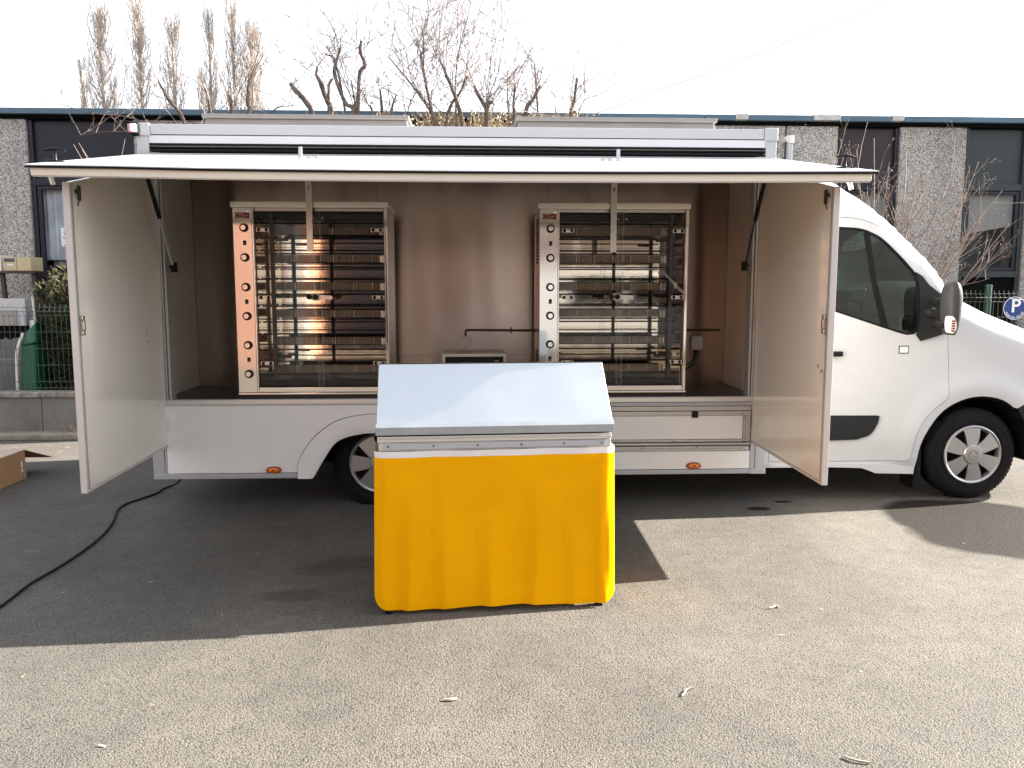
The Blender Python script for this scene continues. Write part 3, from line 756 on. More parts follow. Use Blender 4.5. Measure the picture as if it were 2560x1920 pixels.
# --- serving flap
flap = None
FB, FF = Vector((0, -.012, 2.484)), Vector((0, -1.455, 2.200))       # back / front of the top skin
fdir = (FF - FB).normalized(); fup = Vector((0, -fdir.z, fdir.y)); fup = fup if fup.z > 0 else -fup
FL = (FF - FB).length
def FP(x, a, h):
    q = FB + fdir * (FL * a) + fup * h
    sag = -0.012 * math.sin(math.pi * (x + 2.26) / 4.4) * a + 0.004 * a * (1 if x < -1.5 else 0)
    return (x, q.y, q.z + sag)
def slab(mb, x0, x1, a0, a1, h0, h1, n=10):
    for i in range(n):
        xa = x0 + (x1 - x0) * i / n; xb = x0 + (x1 - x0) * (i + 1) / n
    rows_b, rows_t = [], []
    xs = [x0 + (x1 - x0) * i / n for i in range(n + 1)]
    v = []; f = []
    for x in xs: v += [FP(x, a0, h0), FP(x, a1, h0), FP(x, a1, h1), FP(x, a0, h1)]
    for i in range(n):
        b0 = i * 4
        for k in range(4): f.append((b0 + k, b0 + (k + 1) % 4, b0 + 4 + (k + 1) % 4, b0 + 4 + k))
    f.append((0, 1, 2, 3)); f.append((n * 4 + 3, n * 4 + 2, n * 4 + 1, n * 4))
    mb.add(v, f)
m = MB(); slab(m, -2.255, 2.128, 0, 1, -.006, 0); flap = m.build('serving_flap', M_white, T, bevel=0.001)
m = MB(); slab(m, -2.250, 2.124, 0.01, 1.0005, -.0165, -.0062); m.build('gasket', M_rub, flap)
m = MB(); slab(m, -2.232, 2.100, .962, .992, -.056, -.0167); slab(m, -2.232, -2.19, .02, .9615, -.052, -.0145); slab(m, 2.058, 2.100, .02, .9615, -.052, -.0145)
m.build('flap_frame', M_cream, flap, bevel=0.003)
m = MB(); slab(m, -2.189, 2.057, .02, .9615, -.040, -.0145); m.build('flap_lining', M_cream, flap)
m = MB(); slab(m, -2.225, 2.095, .964, .990, -.062, -.0565); m.build('drip_edge', M_alu_d, flap, bevel=0.001)
m = MB(); slab(m, -2.25, 2.12, .0, .012, .0005, .008); m.build('hinge_leaf', M_alu_w, flap, bevel=0.001)
m = MB(); slab(m, 2.05, 2.07, .03, .98, .0003, .003); m.build('edge_trim', M_alu_w, flap)
# T handles, locks and stay brackets on the flap
for xh in (-2.235, 2.075):
    a = .80
    m = MB(); base = Vector(FP(xh, a, 0))
    m.tube([base + fup * .0, base + fup * .02 + Vector((0, .004, 0)), base + fup * .055 + Vector((.0, .008, 0))], [.013, .007, .008], 10)
    ts = [tuple(base + fup * (.066 - 2.6 * (t * .055) ** 2) + Vector((t * .055, .006, 0))) for t in (-1, -.66, -.33, 0, .33, .66, 1)]
    m.tube(ts, [.005, .007, .008, .010, .008, .007, .005], 10)
    m.lathe([(0, .004), (.05, .003), (.056, .0)], (base.x, base.y, base.z - .001), 'z', 24)
    m.build('t_handle', M_black, flap)
    m = MB(); b2 = Vector(FP(xh + (.0 if xh < 0 else .0), a + .05, -.05))
    m.tube([b2 + Vector((0, 0, .03)), b2 + Vector((0, 0, -.03))], .016, 14); m.tube([b2 + Vector((.0, 0, -.02)), b2 + Vector((.012, -.004, -.065))], .013, 12); m.box((b2.x - .035, b2.y - .02, b2.z + .0), (b2.x - .01, b2.y + .02, b2.z + .025))
    m.build('lock_barrel', M_whitepl, flap, bevel=0.003)
for xb, s_ in ((-1.085, 1), (.922, -1)):
    q = Vector(FP(xb, .30, 0))
    m = MB(); m.box((q.x - .011, q.y - .004, q.z - .002), (q.x + .011, q.y + .004, q.z + .072)); m.box((q.x - .011, q.y - .03, q.z - .01), (q.x + .011, q.y + .004, q.z + .006)); m.build('stay_bracket', M_alu_w, flap, bevel=0.001)
    m = MB()
    for k in (0.045, .095):
        p_ = Vector(FP(xb + s_ * k, .28, 0)); m.box((p_.x - .012, p_.y - .008, p_.z), (p_.x + .012, p_.y + .008, p_.z + .016))
    p0 = Vector(FP(xb + s_ * .03, .28, .012)); p1 = Vector(FP(xb + s_ * .11, .28, .012)); m.tube([p0, p1], .0045, 6)
    m.build('slide_bolt', M_alu_d, flap, bevel=0.002)
# gas struts
for top, mid, low in (((-2.052, -.42, 2.295), (-2.050, -.235, 2.045), (-2.056, -.02, 1.752)), ((1.893, -.42, 2.290), (1.894, -.235, 2.040), (1.910, -.02, 1.765))):
    top = Vector(top) + Vector((0, -.03, .06)); mid = Vector(mid); low = Vector(low)
    left = top.x < 0
    m = MB()
    if left:
        m.tube([top, mid + (low - mid) * .02], .014, 12); o = m.build('gas_strut', M_black, T)
        m = MB(); m.box((-.016, -.008, 0), (.016, .008, (low - mid).length), (Matrix.Translation(mid) @ (low - mid).to_track_quat('Z', 'X').to_matrix().to_4x4())); m.build('strut_sleeve', M_alu_w, o, bevel=0.003)
    else:
        m.tube([top, mid], .014, 12); o = m.build('gas_strut', M_black, T)
        m = MB(); m.tube([mid, low], .0055, 8); m.build('strut_rod', M_black, o)
    m = MB(); m.box((low.x - .014, low.y - .012, low.z - .055), (low.x + .014, low.y + .05, low.z + .012)); m.tube([low + Vector((-.02, -.014, -.02)), low + Vector((.02, -.014, -.02))], .008, 8); m.build('strut_foot', M_black, o, bevel=0.003)

# --- wheels
def wheel(cx, y0, cz, ang, r=.35):
    """outer face towards -y at y0"""
    w = .215
    prof = [(.205, .016), (.222, .004), (.262, -.002), (.300, .002), (.326, .014), (.340, .032), (.3485, .055), (.350, .085)]
    prof = [(a, b) for a, b in prof] + [(a, w - b) for a, b in prof[::-1]]
    k = r / .35
    tp = MB(); tp.lathe([(a * k, b) for a, b in prof], (cx, y0, cz), 'y', 96)
    for i in range(72):
        a = 2 * math.pi * i / 72
        M = Matrix.Translation((cx, y0, cz)) @ Matrix.Rotation(-a, 4, 'Y')
        tp.box((.3405 * k, .036, -.0095), (.3475 * k, .075, .0095), M)
        tp.box((.345 * k, .085, -.010), (.3508 * k, .13, .006), M)
        tp.box((.3405 * k, .140, -.0065), (.3475 * k, .179, .0125), M)
    ty = tp.build('tyre', M_tyre, None, smooth=40, normals=False)
    hub = bpy.data.objects.new('wheel', None); col.objects.link(hub); hub.location = (cx, y0 + .1, cz); set_parent(hub, T)
    set_parent(ty, hub)
    lt = MB()
    for nm_, rr in (('', .245), ('', .285)):
        lt.lathe([(rr + .002, .0008), (rr, -.0015), (rr - .002, .0008)], (cx, y0 - .0015, cz), 'y', 72)
    lt.build('sidewall_ribs', M_tyre, hub)
    d = MB(); d.lathe([(0, .06), (.13, .06), (.135, .075), (.2, .075), (.205, .02)], (cx, y0, cz), 'y', 40); d.build('steel_rim', M_char, hub)
    h = MB(); h.lathe([(.208, .016), (.222, .004), (.221, -.006), (.214, -.010), (.200, -.004), (.192, .014), (.192, .03)], (cx, y0, cz), 'y', 64)
    for i in range(6):
        a = ang + i * math.pi / 3
        M = Matrix.Translation((cx, y0, cz)) @ Matrix.Rotation(-a, 4, 'Y')
        ou = [(.193, -.063), (.200, -.035), (.201, 0), (.200, .035), (.193, .063)]; inn = [(.066, .034), (.066, -.034)]
        poly = ou + [(.135, .052), (.075, .040), (.066, .034), (.066, -.034), (.075, -.040), (.135, -.052)]
        n = len(poly); yo = lambda p: -.004 - .010 * math.sin(min(1, max(0, (p[0] - .06) / .14)) * math.pi)
        v = [tuple(M @ Vector((p[0], yo(p), p[1]))) for p in poly] + [tuple(M @ Vector((p[0] + (0.0), yo(p) + .022, p[1] * .92))) for p in poly]
        h.add(v, [tuple(range(n)), tuple(range(n, 2 * n))[::-1]] + [(i_, (i_ + 1) % n, n + (i_ + 1) % n, n + i_) for i_ in range(n)])
    h.lathe([(.074, .02), (.074, -.010), (.068, -.016), (.040, -.018), (.038, -.015), (0, -.016)], (cx, y0, cz), 'y', 40)
    hc = h.build('wheel_cover', M_hub, hub, smooth=30)
    e = MB(); e.lathe([(.033, -.0165), (.032, -.020), (.026, -.020), (.025, -.0165)], (cx, y0, cz), 'y', 32); e.box((cx - .036, y0 - .021, cz - .006), (cx + .036, y0 - .0165, cz + .006)); e.build('badge_ring', M_steel2, hub)
    return hub
wheel(3.738, .125, .346, R(95))
wheel(-.70, .17, .315, R(60))
o = wheel(3.738, 1.80, .346, R(20)); o = wheel(-.70, 1.76, .33, R(20))

# --- cab
CONT = [(2.06, 2.425), (2.3, 2.425)] + catmull([(2.45, 2.418), (2.60, 2.385), (2.694, 2.348), (2.756, 2.306), (2.859, 2.247), (2.964, 2.170), (3.07, 2.078), (3.177, 1.976), (3.283, 1.878), (3.392, 1.770), (3.47, 1.672), (3.545, 1.580), (3.625, 1.508), (3.712, 1.462), (3.832, 1.404), (3.975, 1.347), (4.13, 1.288), (4.227, 1.250), (4.36, 1.18), (4.50, 1.06), (4.60, .90), (4.645, .70), (4.64, .50), (4.60, .34)], 3)
CY = 1.085
def sstep(a, b, x):
    t = max(0, min(1, (x - a) / (b - a))); return t * t * (3 - 2 * t)
def cab_y(x, z):
    y = .100
    y += .085 * max(0, (z - 1.22) / 1.2) ** 1.25
    y += .018 * (1 - sstep(.25, .55, z))
    y += .006 * sstep(1.30, 1.18, z) * sstep(3.6, 2.9, x)
    if x > 4.15: y += .42 * ((x - 4.15) / .5) ** 2.2
    # bulge over the wheel arch
    d = math.hypot(x - 3.738, z - .36)
    y -= .022 * math.exp(-((d - .50) / .09) ** 2) * (1 if z > .3 else 0)
    r = .15 if x < 3.5 else .17
    dc = seg_dist((x, z), CONT)
    if dc < r: y += (r - math.sqrt(max(0, r * r - (r - dc) ** 2))) * (.95 if x < 3.0 else .8)
    return y
def crease_y(x, z):
    y = cab_y(x, z)
    d = seg_dist((x, z), CREASE)
    if d < .05: y += .004 * (1 - d / .05) * sstep(2.3, 2.7, x)
    return y
CREASE = catmull([(2.3, .985), (2.617, .939), (2.797, .878), (2.93, .815), (2.990, .765), (3.013, .668), (3.012, .60)], 4)
arch = catmull([(3.288, .200), (3.317, .422), (3.382, .566), (3.475, .687), (3.605, .763), (3.738, .792), (3.865, .780), (3.96, .742), (4.05, .665), (4.12, .56), (4.165, .43), (4.185, .30)], 4)
door = [(2.18, .306), (3.205, .308)] + catmull([(3.217, .309), (3.244, .333), (3.261, .422), (3.283, .522), (3.323, .611), (3.386, .688), (3.460, .748), (3.487, .775), (3.499, .819), (3.497, 1.0), (3.474, 1.255)], 4) + [(3.452, 1.47), (3.435, 1.535)] + catmull([(3.30, 1.715), (3.18, 1.852), (3.085, 1.944), (3.012, 2.001), (2.95, 2.035), (2.88, 2.063), (2.77, 2.091), (2.647, 2.10)], 4) + [(2.18, 2.10)]
win = [(2.27, 2.035)] + catmull([(2.631, 2.033), (2.799, 2.022), (2.899, 1.989), (2.98, 1.942), (3.085, 1.846), (3.169, 1.760), (3.232, 1.682), (3.252, 1.60), (3.258, 1.47), (3.260, 1.318), (3.242, 1.268), (3.191, 1.250), (3.101, 1.266), (2.634, 1.417)], 4) + [(2.27, 1.535)]
win_in = offset_poly(win, -.014)
side_out = [p for p in CONT if p[0] < 4.03 or p[1] > .70] 
side_out = [(2.06, .262)] + CONT[:-4] + [(4.63, .75), (4.10, .745), (4.035, .700)] + [p for p in arch[::-1] if p[0] < 4.02] + [(3.262, .205), (2.997, .210), (2.93, .238), (2.883, .253), (2.60, .262)]
side_out = side_out[::-1]
sheet(MB(), side_out, [offset_poly(door, .0035)], cab_y, .045, .02).build('cab_side', M_white, T, smooth=50)
dr = sheet(MB(), door, [win], crease_y, .045, .02).build('cab_door', M_white, T, smooth=50)
sheet(MB(), win, [win_in], lambda x, z: cab_y(x, z) - .002, .05, .02).build('window_seal', M_rub, dr, smooth=50)
sheet(MB(), offset_poly(win, -.010), [], lambda x, z: cab_y(x, z) + .010, .08, .003).build('side_window', M_cabglass, dr, smooth=50)
sheet(MB(), [(2.838, 2.000), (2.876, 2.000), (2.93, 1.66), (3.024, 1.325), (3.026, 1.285), (2.976, 1.300), (2.975, 1.33), (2.90, 1.64)][::-1], [], lambda x, z: cab_y(x, z) + .002, .06, .02).build('window_divider', M_rub, dr, smooth=50)
sheet(MB(), catmull([(2.45, .655), (2.98, .652)], 1) + catmull([(2.993, .648), (2.978, .586), (2.926, .509), (2.828, .473)], 5) + [(2.45, .463)], [], lambda x, z: cab_y(x, z) - .014, .05, .02).build('door_moulding', M_char, dr, bevel=0, smooth=50)
B('door_handle', M_black, dr, (2.46, .062, 1.093), (2.686, .088, 1.131), 0.010)
B('door_lock', M_black, dr, (2.598, .09, 1.288), (2.614, .10, 1.332), 0.003)
stk = B('door_sticker', M_black, dr, (3.116, cab_y(3.15, 1.14) - .003, 1.111), (3.190, cab_y(3.15, 1.14) + .001, 1.169), 0.001)
B('sticker_face', M_paper, stk, (3.122, cab_y(3.15, 1.14) - .0045, 1.118), (3.184, cab_y(3.15, 1.14) - .0032, 1.162), 0)
# lower sill lip and bumper corner
sheet(MB(), [(2.06, .262), (2.60, .262), (2.883, .253), (2.93, .238), (2.997, .212), (3.262, .205), (3.272, .25), (3.0, .285), (2.06, .288)], [], lambda x, z: cab_y(x, z) - .008, .05, .02).build('cab_sill', M_white, T, smooth=40)
sheet(MB(), [(4.038, .698), (4.10, .741), (4.64, .741), (4.645, .5), (4.58, .28), (4.20, .25), (4.188, .30), (4.167, .43), (4.122, .56), (4.06, .66)], [], lambda x, z: cab_y(x, z) - .004, .05, .02).build('front_bumper_corner', M_char, T, smooth=40)
sheet(MB(), arch + [(4.20, .28)] + offset_poly(arch, .0)[::-1][:0] + [(x * 1.0 + (3.738 - x) * .045, z + (.346 - z) * .045) for x, z in arch[::-1]], [], lambda x, z: cab_y(x, z) + .012, .05, .30).build('wheel_arch_liner', M_dark, T, smooth=40)
B('wheel_house', M_dark, T, (3.27, .42, .25), (4.25, .46, .85), 0)
B('engine_block', M_dark, T, (3.3, .46, .25), (4.55, 1.7, 1.05), 0)
mfl = MB(); mfl.hexa([(3.300, .15, .085), (3.362, .15, .070), (3.362, .34, .070), (3.300, .34, .085)], [(3.318, .14, .43), (3.350, .14, .43), (3.350, .34, .43), (3.318, .34, .43)]); mfl.build('mud_flap', M_black, T, bevel=0.004)
B('cab_floor', M_dark, T, (2.06, .14, .46), (3.6, 2.03, .60), 0)
# far side of the cab, bulkhead, roof, bonnet, windscreen
far = lambda x, z: 2 * CY - cab_y(x, z)
sheet(MB(), side_out, [win], far, .07, .02, flip=True).build('cab_far_side', M_white, T, smooth=50)
sheet(MB(), offset_poly(win, .004), [], lambda x, z: far(x, z) - .006, .09, .003).build('far_side_window', M_cabglass, T, smooth=50)
top = MB(); scr = MB()
for i in range(len(CONT) - 1):
    (xa, za), (xb, zb_) = CONT[i], CONT[i + 1]
    ya, yb = cab_y(xa, za), cab_y(xb, zb_)
    us = [0, .05, .10, .2, .35, .5, .65, .8, .9, .95, 1]
    def pt(x, z, y0, u): return (x, y0 + (2 * CY - 2 * y0) * u, z + .045 * math.sin(math.pi * u) ** .7)
    for k in range(len(us) - 1):
        q = [pt(xa, za, ya, us[k]), pt(xb, zb_, yb, us[k]), pt(xb, zb_, yb, us[k + 1]), pt(xa, za, ya, us[k + 1])]
        isg = 2.80 < xa < 3.50 and 1 <= k <= len(us) - 3
        (scr if isg else top).add(q, [(0, 1, 2, 3)])
def weld(mb):
    idx = {}; mp = []
    nv = []
    for p in mb.v:
        k = tuple(round(c, 5) for c in p)
        if k not in idx: idx[k] = len(nv); nv.append(p)
        mp.append(idx[k])
    mb.v = nv; mb.f = [[mp[i] for i in f] for f in mb.f]; return mb
weld(top).build('cab_roof_and_bonnet', M_white, T, smooth=50)
weld(scr).build('windscreen', M_cabglass, T, smooth=50)
B('cab_rear_wall', M_char, T, (2.115, .2, .55), (2.13, 1.97, 2.30), 0)
# cab furniture
B('dashboard', M_char, T, (3.05, .22, 1.02), (3.60, 1.95, 1.40), 0.05)
dsh = MB(); dsh.hexa([(3.05, .92, 1.28), (3.20, .92, 1.28), (3.20, 1.25, 1.28), (3.05, 1.25, 1.28)], [(3.12, .92, 1.57), (3.26, .92, 1.60), (3.26, 1.25, 1.60), (3.12, 1.25, 1.57)])
dd = dsh.build('centre_console', M_char, T, bevel=0.02)
B('radio_screen', M_grey, dd, (3.125, .914, 1.50), (3.215, .919, 1.56), 0.003)
B('radio_face', M_grey, dd, (3.10, .914, 1.38), (3.19, .919, 1.475), 0.003)
q = MB(); q.lathe([(.012, 0), (.011, -.008), (0, -.008)], (3.115, .914, 1.42), 'y', 14); q.build('radio_knob', M_steel2, dd)
def seat(yc, x0):
    m = MB(); pr = catmull([(x0, .98), (x0 - .10, 1.35), (x0 - .14, 1.58), (x0 - .11, 1.66), (x0 - .03, 1.67), (x0 + .02, 1.60), (x0 + .04, 1.40), (x0 + .12, 1.04)], 5)
    m.prism(pr, 'y', yc - .21, yc + .21); o = m.build('cab_seat', M_seat, T, bevel=0.03, seg=3)
    m = MB(); m.box((x0 - .05, yc - .24, .86), (x0 + .50, yc + .24, 1.02)); m.build('seat_cushion', M_seat, o, bevel=0.04, seg=3)
    for s_ in (-.10, .10):
        m = MB(); m.tube([(x0 + .033 + .0, yc + s_, 1.58), (x0 + .047, yc + s_, 1.40), (x0 + .09, yc + s_, 1.15)], .006, 6); m.build('seat_piping', M_black, o)
    return o
seat(.50, 2.52); seat(1.50, 2.52)
sw = MB()
ctr = Vector((2.98, 1.52, 1.40)); Rm = Matrix.Rotation(R(-62), 4, 'Y')
sw.tube([tuple(ctr + Rm @ Vector((.19 * math.cos(a), .19 * math.sin(a), 0))) for a in [2 * math.pi * i / 28 for i in range(29)]], .015, 8, caps=False)
for a in (0, 2.1, 4.2): sw.tube([ctr, ctr + Rm @ Vector((.19 * math.cos(a), .19 * math.sin(a), 0))], .012, 6)
sw.build('steering_wheel', M_black, T)
# mirror and its mounting triangle
sail = [(3.222, 1.706), (3.272, 1.676), (3.320, 1.615), (3.424, 1.537), (3.434, 1.42), (3.441, 1.262), (3.272, 1.203), (3.236, 1.250), (3.256, 1.30), (3.258, 1.45), (3.25, 1.60)]
sheet(MB(), sail, [], lambda x, z: cab_y(x, z) - .010 - .03 * sstep(3.25, 3.42, x) * sstep(1.6, 1.35, z), .035, .025).build('mirror_mount', M_char, T, smooth=50)
arms = MB()
arms.tube([(3.36, .10, 1.49), (3.35, -.02, 1.50), (3.33, -.12, 1.50)], [.026, .022, .020], 8); arms.tube([(3.37, .09, 1.325), (3.35, -.02, 1.32), (3.33, -.12, 1.325)], [.030, .026, .024], 8); arms.tube([(3.335, -.09, 1.50), (3.335, -.09, 1.325)], .014, 8)
arms.tube([(3.33, .10, 1.41), (3.33, .03, 1.41)], [.045, .03], 12)
mir = None
head = MB()
zs = [1.262, 1.285, 1.32, 1.40, 1.475, 1.53, 1.58, 1.615, 1.633]
fx = [3.335, 3.325, 3.318, 3.305, 3.300, 3.302, 3.307, 3.318, 3.338]
bx_ = [3.365, 3.382, 3.392, 3.402, 3.408, 3.408, 3.400, 3.384, 3.358]
rows = []
for z, a, b_ in zip(zs, fx, bx_):
    k = 1 - abs((z - 1.45) / .19) ** 3 * .25
    rr = []
    for q in range(16):
        t = 2 * math.pi * q / 16; ct, st_ = math.cos(t), math.sin(t)
        rr.append(((a + b_) / 2 + (b_ - a) / 2 * math.copysign(abs(ct) ** .7, ct), -.125 + .085 * k * math.copysign(abs(st_) ** .7, st_), z))
    rr.append(rr[0]); rows.append(rr)
head.grid(rows); head.add(rows[0][:-1], [tuple(range(16))]); head.add(rows[-1][:-1], [tuple(range(16))])
mir = weld(head).build('wing_mirror', M_mirg, T, smooth=60)
arms.build('mirror_arm', M_char, mir)
m = MB(); poly = catmull([(3.290, 1.385), (3.312, 1.397), (3.335, 1.375), (3.350, 1.335), (3.345, 1.295), (3.325, 1.277), (3.298, 1.285), (3.288, 1.33)], 4, closed=True)
sheet(m, poly, [], lambda x, z: -.211 - .006 * (1 - ((x - 3.32) / .04) ** 2), .02, .04); ind = m.build('mirror_indicator', M_whitel, mir, smooth=50)
m = MB()
for k in range(5): m.box((3.312, -.2215, 1.288 + k * .017), (3.336, -.215, 1.299 + k * .017))
m.build('amber_reflector', M_amberd, ind)

# ================================================================== ROTISSERIE OVENS
def oven(x0, label, post_right):
    w = 1.062; x1 = x0 + w; y0 = .075; y1 = .58; z0, z1 = .853, 2.142
    t = thing('rotisserie_oven', label, 'rotisserie oven', (x0 + w / 2, .33, .807), 0, 'rotisserie ovens inside the truck')
    # casing: sides, back, top, floor
    c = MB(); c.box((x0, y0 + .02, z0), (x0 + .012, y1, z1)); c.box((x1 - .012, y0 + .02, z0), (x1, y1, z1)); c.box((x0 + .012, y1 - .012, z0), (x1 - .012, y1, z1)); c.box((x0 + .012, y0 + .03, z1 - .02), (x1 - .012, y1 - .012, z1)); c.box((x0 + .012, y0 + .03, z0), (x1 - .012, y1 - .012, z0 + .02))
    cs = c.build('casing', M_steel2, t, bevel=0.0015)
    v = MB()
    for side in ((x0 - .0015, x0),) if not post_right else ((x0 - .0015, x0),):
        for k in range(14): v.box((side[0], .16, 2.075 - k * .0235), (side[1] + .0005, .40, 2.086 - k * .0235))
        for k in range(5): v.box((side[0], .16, 1.12 - k * .0235), (side[1] + .0005, .40, 1.131 - k * .0235))
    v.build('vent_slots', M_dark, cs)['kind'] = 'stuff'
    # mirror-polished lining
    l = MB(); l.box((x0 + .142, y1 - .09, z0 + .10), (x1 - .03, y1 - .085, z1 - .03)); l.box((x0 + .138, y0 + .05, z0 + .02), (x0 + .1415, y1 - .09, z1 - .03)); l.box((x1 - .030, y0 + .05, z0 + .02), (x1 - .0265, y1 - .09, z1 - .03))
    l.build('oven_lining', M_mirror, t)
    B('drip_tray', M_black, t, (x0 + .145, y0 + .03, z0 + .045), (x1 - .034, y1 - .10, z0 + .085), 0.004)
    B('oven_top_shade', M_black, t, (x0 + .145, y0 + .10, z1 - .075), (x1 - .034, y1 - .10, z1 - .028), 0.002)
    # cap, base, frame
    cp = B('top_cap', M_steel, t, (x0 - .012, y0 - .012, z1 + .001), (x1 + .010, y1 + .01, z1 + .042), 0.003)
    B('cap_plate', M_steel2, cp, (x0 + .19, y0 + .03, z1 + .043), (x1 - .06, y1 - .05, z1 + .050), 0.001)
    B('base_plinth', M_brown, t, (x0 + .012, y0 + .012, .807), (x1 - .005, y1 - .02, z0 - .016), 0.002)
    B('base_rail', M_steel, t, (x0 - .002, y0 - .012, z0 - .015), (x1 + .004, y0 + .02, z0 - .001), 0.002)
    B('bottom_rail', M_steel, t, (x0 + .140, y0 - .004, z0 + .002), (x1 - .022, y0 + .019, z0 + .036), 0.002)
    B('front_post', M_steel, t, (x1 - .020, y0 - .006, z0 + .001), (x1, y0 + .019, z1), 0.002)
    # control panel
    p = B('control_panel', M_steel, t, (x0, y0 - .006, z0 + .001), (x0 + .128, y0 + .0195, z1), 0.002)
    B('panel_edge', M_steel, t, (x0 + .1295, y0 - .004, z0 + .001), (x0 + .1385, y0 + .0195, z1), 0.001)
    for z in (2.005, 1.801, 1.596, 1.394, 1.190, .987):
        k = MB(); prof = [(.030, .0), (.030, -.004), (.026, -.006), (.025, -.022), (.022, -.026), (0, -.026)]
        k.lathe(prof, (x0 + .076, y0 - .006, z), 'y', 28)
        for q in range(14):
            M = Matrix.Translation((x0 + .076, y0 - .006, z)) @ Matrix.Rotation(q * 2 * math.pi / 14, 4, 'Y'); k.box((.024, -.022, -.0025), (.0285, -.005, .0025), M)
        kn = k.build('control_knob', M_black, t)
        f = MB(); f.lathe([(.0185, -.0262), (.0175, -.028), (0, -.028)], (x0 + .076, y0 - .006, z), 'y', 24); f.box((x0 + .0745, y0 - .0355, z + .004), (x0 + .0775, y0 - .0335, z + .0175)); f.build('knob_face', M_steel, kn)
    for z in (1.902, 1.495, 1.088):
        sw_ = B('rocker_switch', M_black, t, (x0 + .066, y0 - .011, z - .016), (x0 + .088, y0 - .0055, z + .016), 0.002)
        B('rocker', M_grey, sw_, (x0 + .069, y0 - .014, z - .012), (x0 + .085, y0 - .0112, z + .002), 0.002)
    bd = B('badge', M_red, t, (x0 + .018, y0 - .009, 2.068), (x0 + .117, y0 - .0058, 2.109), 0.001)
    e = MB(); el = [(x0 + .062 + .042 * math.cos(a), y0 - .0096, 2.089 + .015 * math.sin(a)) for a in [R(70 + 250 * i / 20) for i in range(21)]]; e.tube(el, .0011, 5)
    for q in range(5): e.tube([(x0 + .048 + q * .012, y0 - .0096, 2.085), (x0 + .051 + q * .012, y0 - .0096, 2.095), (x0 + .055 + q * .012, y0 - .0096, 2.086)], .0010, 4)
    e.build('badge_print', M_whitep, bd)
    r_ = MB(); r_.lathe([(.011, 0), (.010, -.006), (0, -.007)], (x0 + .108, y0 - .006, 2.124), 'y', 16); r_.build('panel_stud', M_steel, t)
    # heaters: each a trough with a mesh in front
    xa, xb = x0 + .23, x1 - .04
    if post_right: xa, xb = x0 + .155, x1 - .15
    for z in (2.000, 1.803, 1.603, 1.405, 1.207, 1.002):
        h = MB(); h.box((xa, .285, z - .026), (xb, .33, z + .026)); ht = h.build('heater', M_ceram, t, bevel=0.002)
        g_ = MB(); g_.tube([(xa, .283, z + .030), (xb, .283, z + .030)], .0028, 5); g_.tube([(xa, .283, z - .030), (xb, .283, z - .030)], .0028, 5)
        n = 34
        for k in range(n + 1):
            xx = xa + (xb - xa) * k / n; wv = .0006 if k % 6 else .0015
            g_.box((xx - wv, .280, z - .028), (xx + wv, .2825, z + .028))
        g_.build('heater_mesh', M_wire, ht)['kind'] = 'stuff'
        ex = xb + .002 if post_right else xb - .038
        B('heater_end', M_steel2, ht, (ex, .272, z - .030), (ex + .036, .284, z + .022), 0.002)
    for z in (2.048, 1.938, 1.858, 1.738, 1.657, 1.545, 1.460, 1.348, 1.262, 1.150, 1.063):
        m = MB(); m.box((x0 + .15, .20, z - .0055), (x1 - .04 if not post_right else x1 - .06, .212, z + .0055)); m.tube([(x0 + .15, .19, z + .018), (x1 - .04, .19, z + .018)], .0014, 5)
        m.build('spit', M_spit, t)
    px = x1 - .105 if post_right else x0 + .245
    m = MB(); m.tube([(px, .15, z0 + .05), (px, .15, z1 - .03)], .016, 12); m.build('gear_post', M_grey, t)
    for z in (1.93, 1.53, 1.10):
        m = MB(); m.box((px + (.02 if not post_right else -.11), .155, z - .010), (px + (.11 if not post_right else -.02), .17, z + .010)); m.build('spit_holder', M_spit, t, bevel=0.003)
    for xx in (x0 + .60,):
        B('centre_stay', M_spit, t, (xx - .008, .462, z0 + .09), (xx + .008, .474, z1 - .03), 0)
    B('lamp_tube', M_wire, t, (x0 + .16, .22, 2.083), (x1 - .05, .235, 2.098), 0.004)
    # glass doors, hinges, catch
    for a, b, yy in ((x0 + .142, x0 + .595, y0 + .004), (x0 + .560, x1 - .024, y0 + .0105)):
        gd = MB(); gd.add([(a, yy, z0 + .04), (b, yy, z0 + .04), (b, yy, z1 - .004), (a, yy, z1 - .004)], [(0, 1, 2, 3)]); gdo = gd.build('glass_door', M_glass, t)
        gd = MB(); gd.box((a - .0015, yy, z0 + .04), (a, yy + .004, z1 - .004)); gd.box((b, yy, z0 + .04), (b + .0015, yy + .004, z1 - .004)); gd.build('glass_edge', M_wire, gdo)
    for z in (1.992, 1.524, 1.060):
        for a in ((x0 + .148, x0 + .255), (x1 - .118, x1 - .024)):
            xc_ = (a[0] + a[1]) / 2
            hb = B('glass_hinge', M_steel2, t, (xc_ - .044, y0 - .003, z - .013), (xc_ + .044, y0 + .0035, z + .013), 0.002)
            q = MB()
            for s_ in (-.026, .026): q.lathe([(.011, 0), (.011, -.005), (.006, -.007), (0, -.005)], (xc_ + s_, y0 - .003, z), 'y', 14)
            q.build('hinge_screw', M_spit, hb)
    hp = MB(); hp.prism(catmull([(x0 + .505, 1.528), (x0 + .525, 1.55), (x0 + .57, 1.550), (x0 + .60, 1.528), (x0 + .58, 1.503), (x0 + .535, 1.503)], 4, closed=True), 'y', y0 - .003, y0 + .0035); ho = hp.build('door_catch', M_whitepl, t)
    q = MB(); q.prism([(x0 + .56, 1.515), (x0 + .665, 1.508), (x0 + .675, 1.522), (x0 + .665, 1.536), (x0 + .56, 1.538)], 'y', y0 - .006, y0 - .0032); q.build('catch_plate', M_steel2, ho)
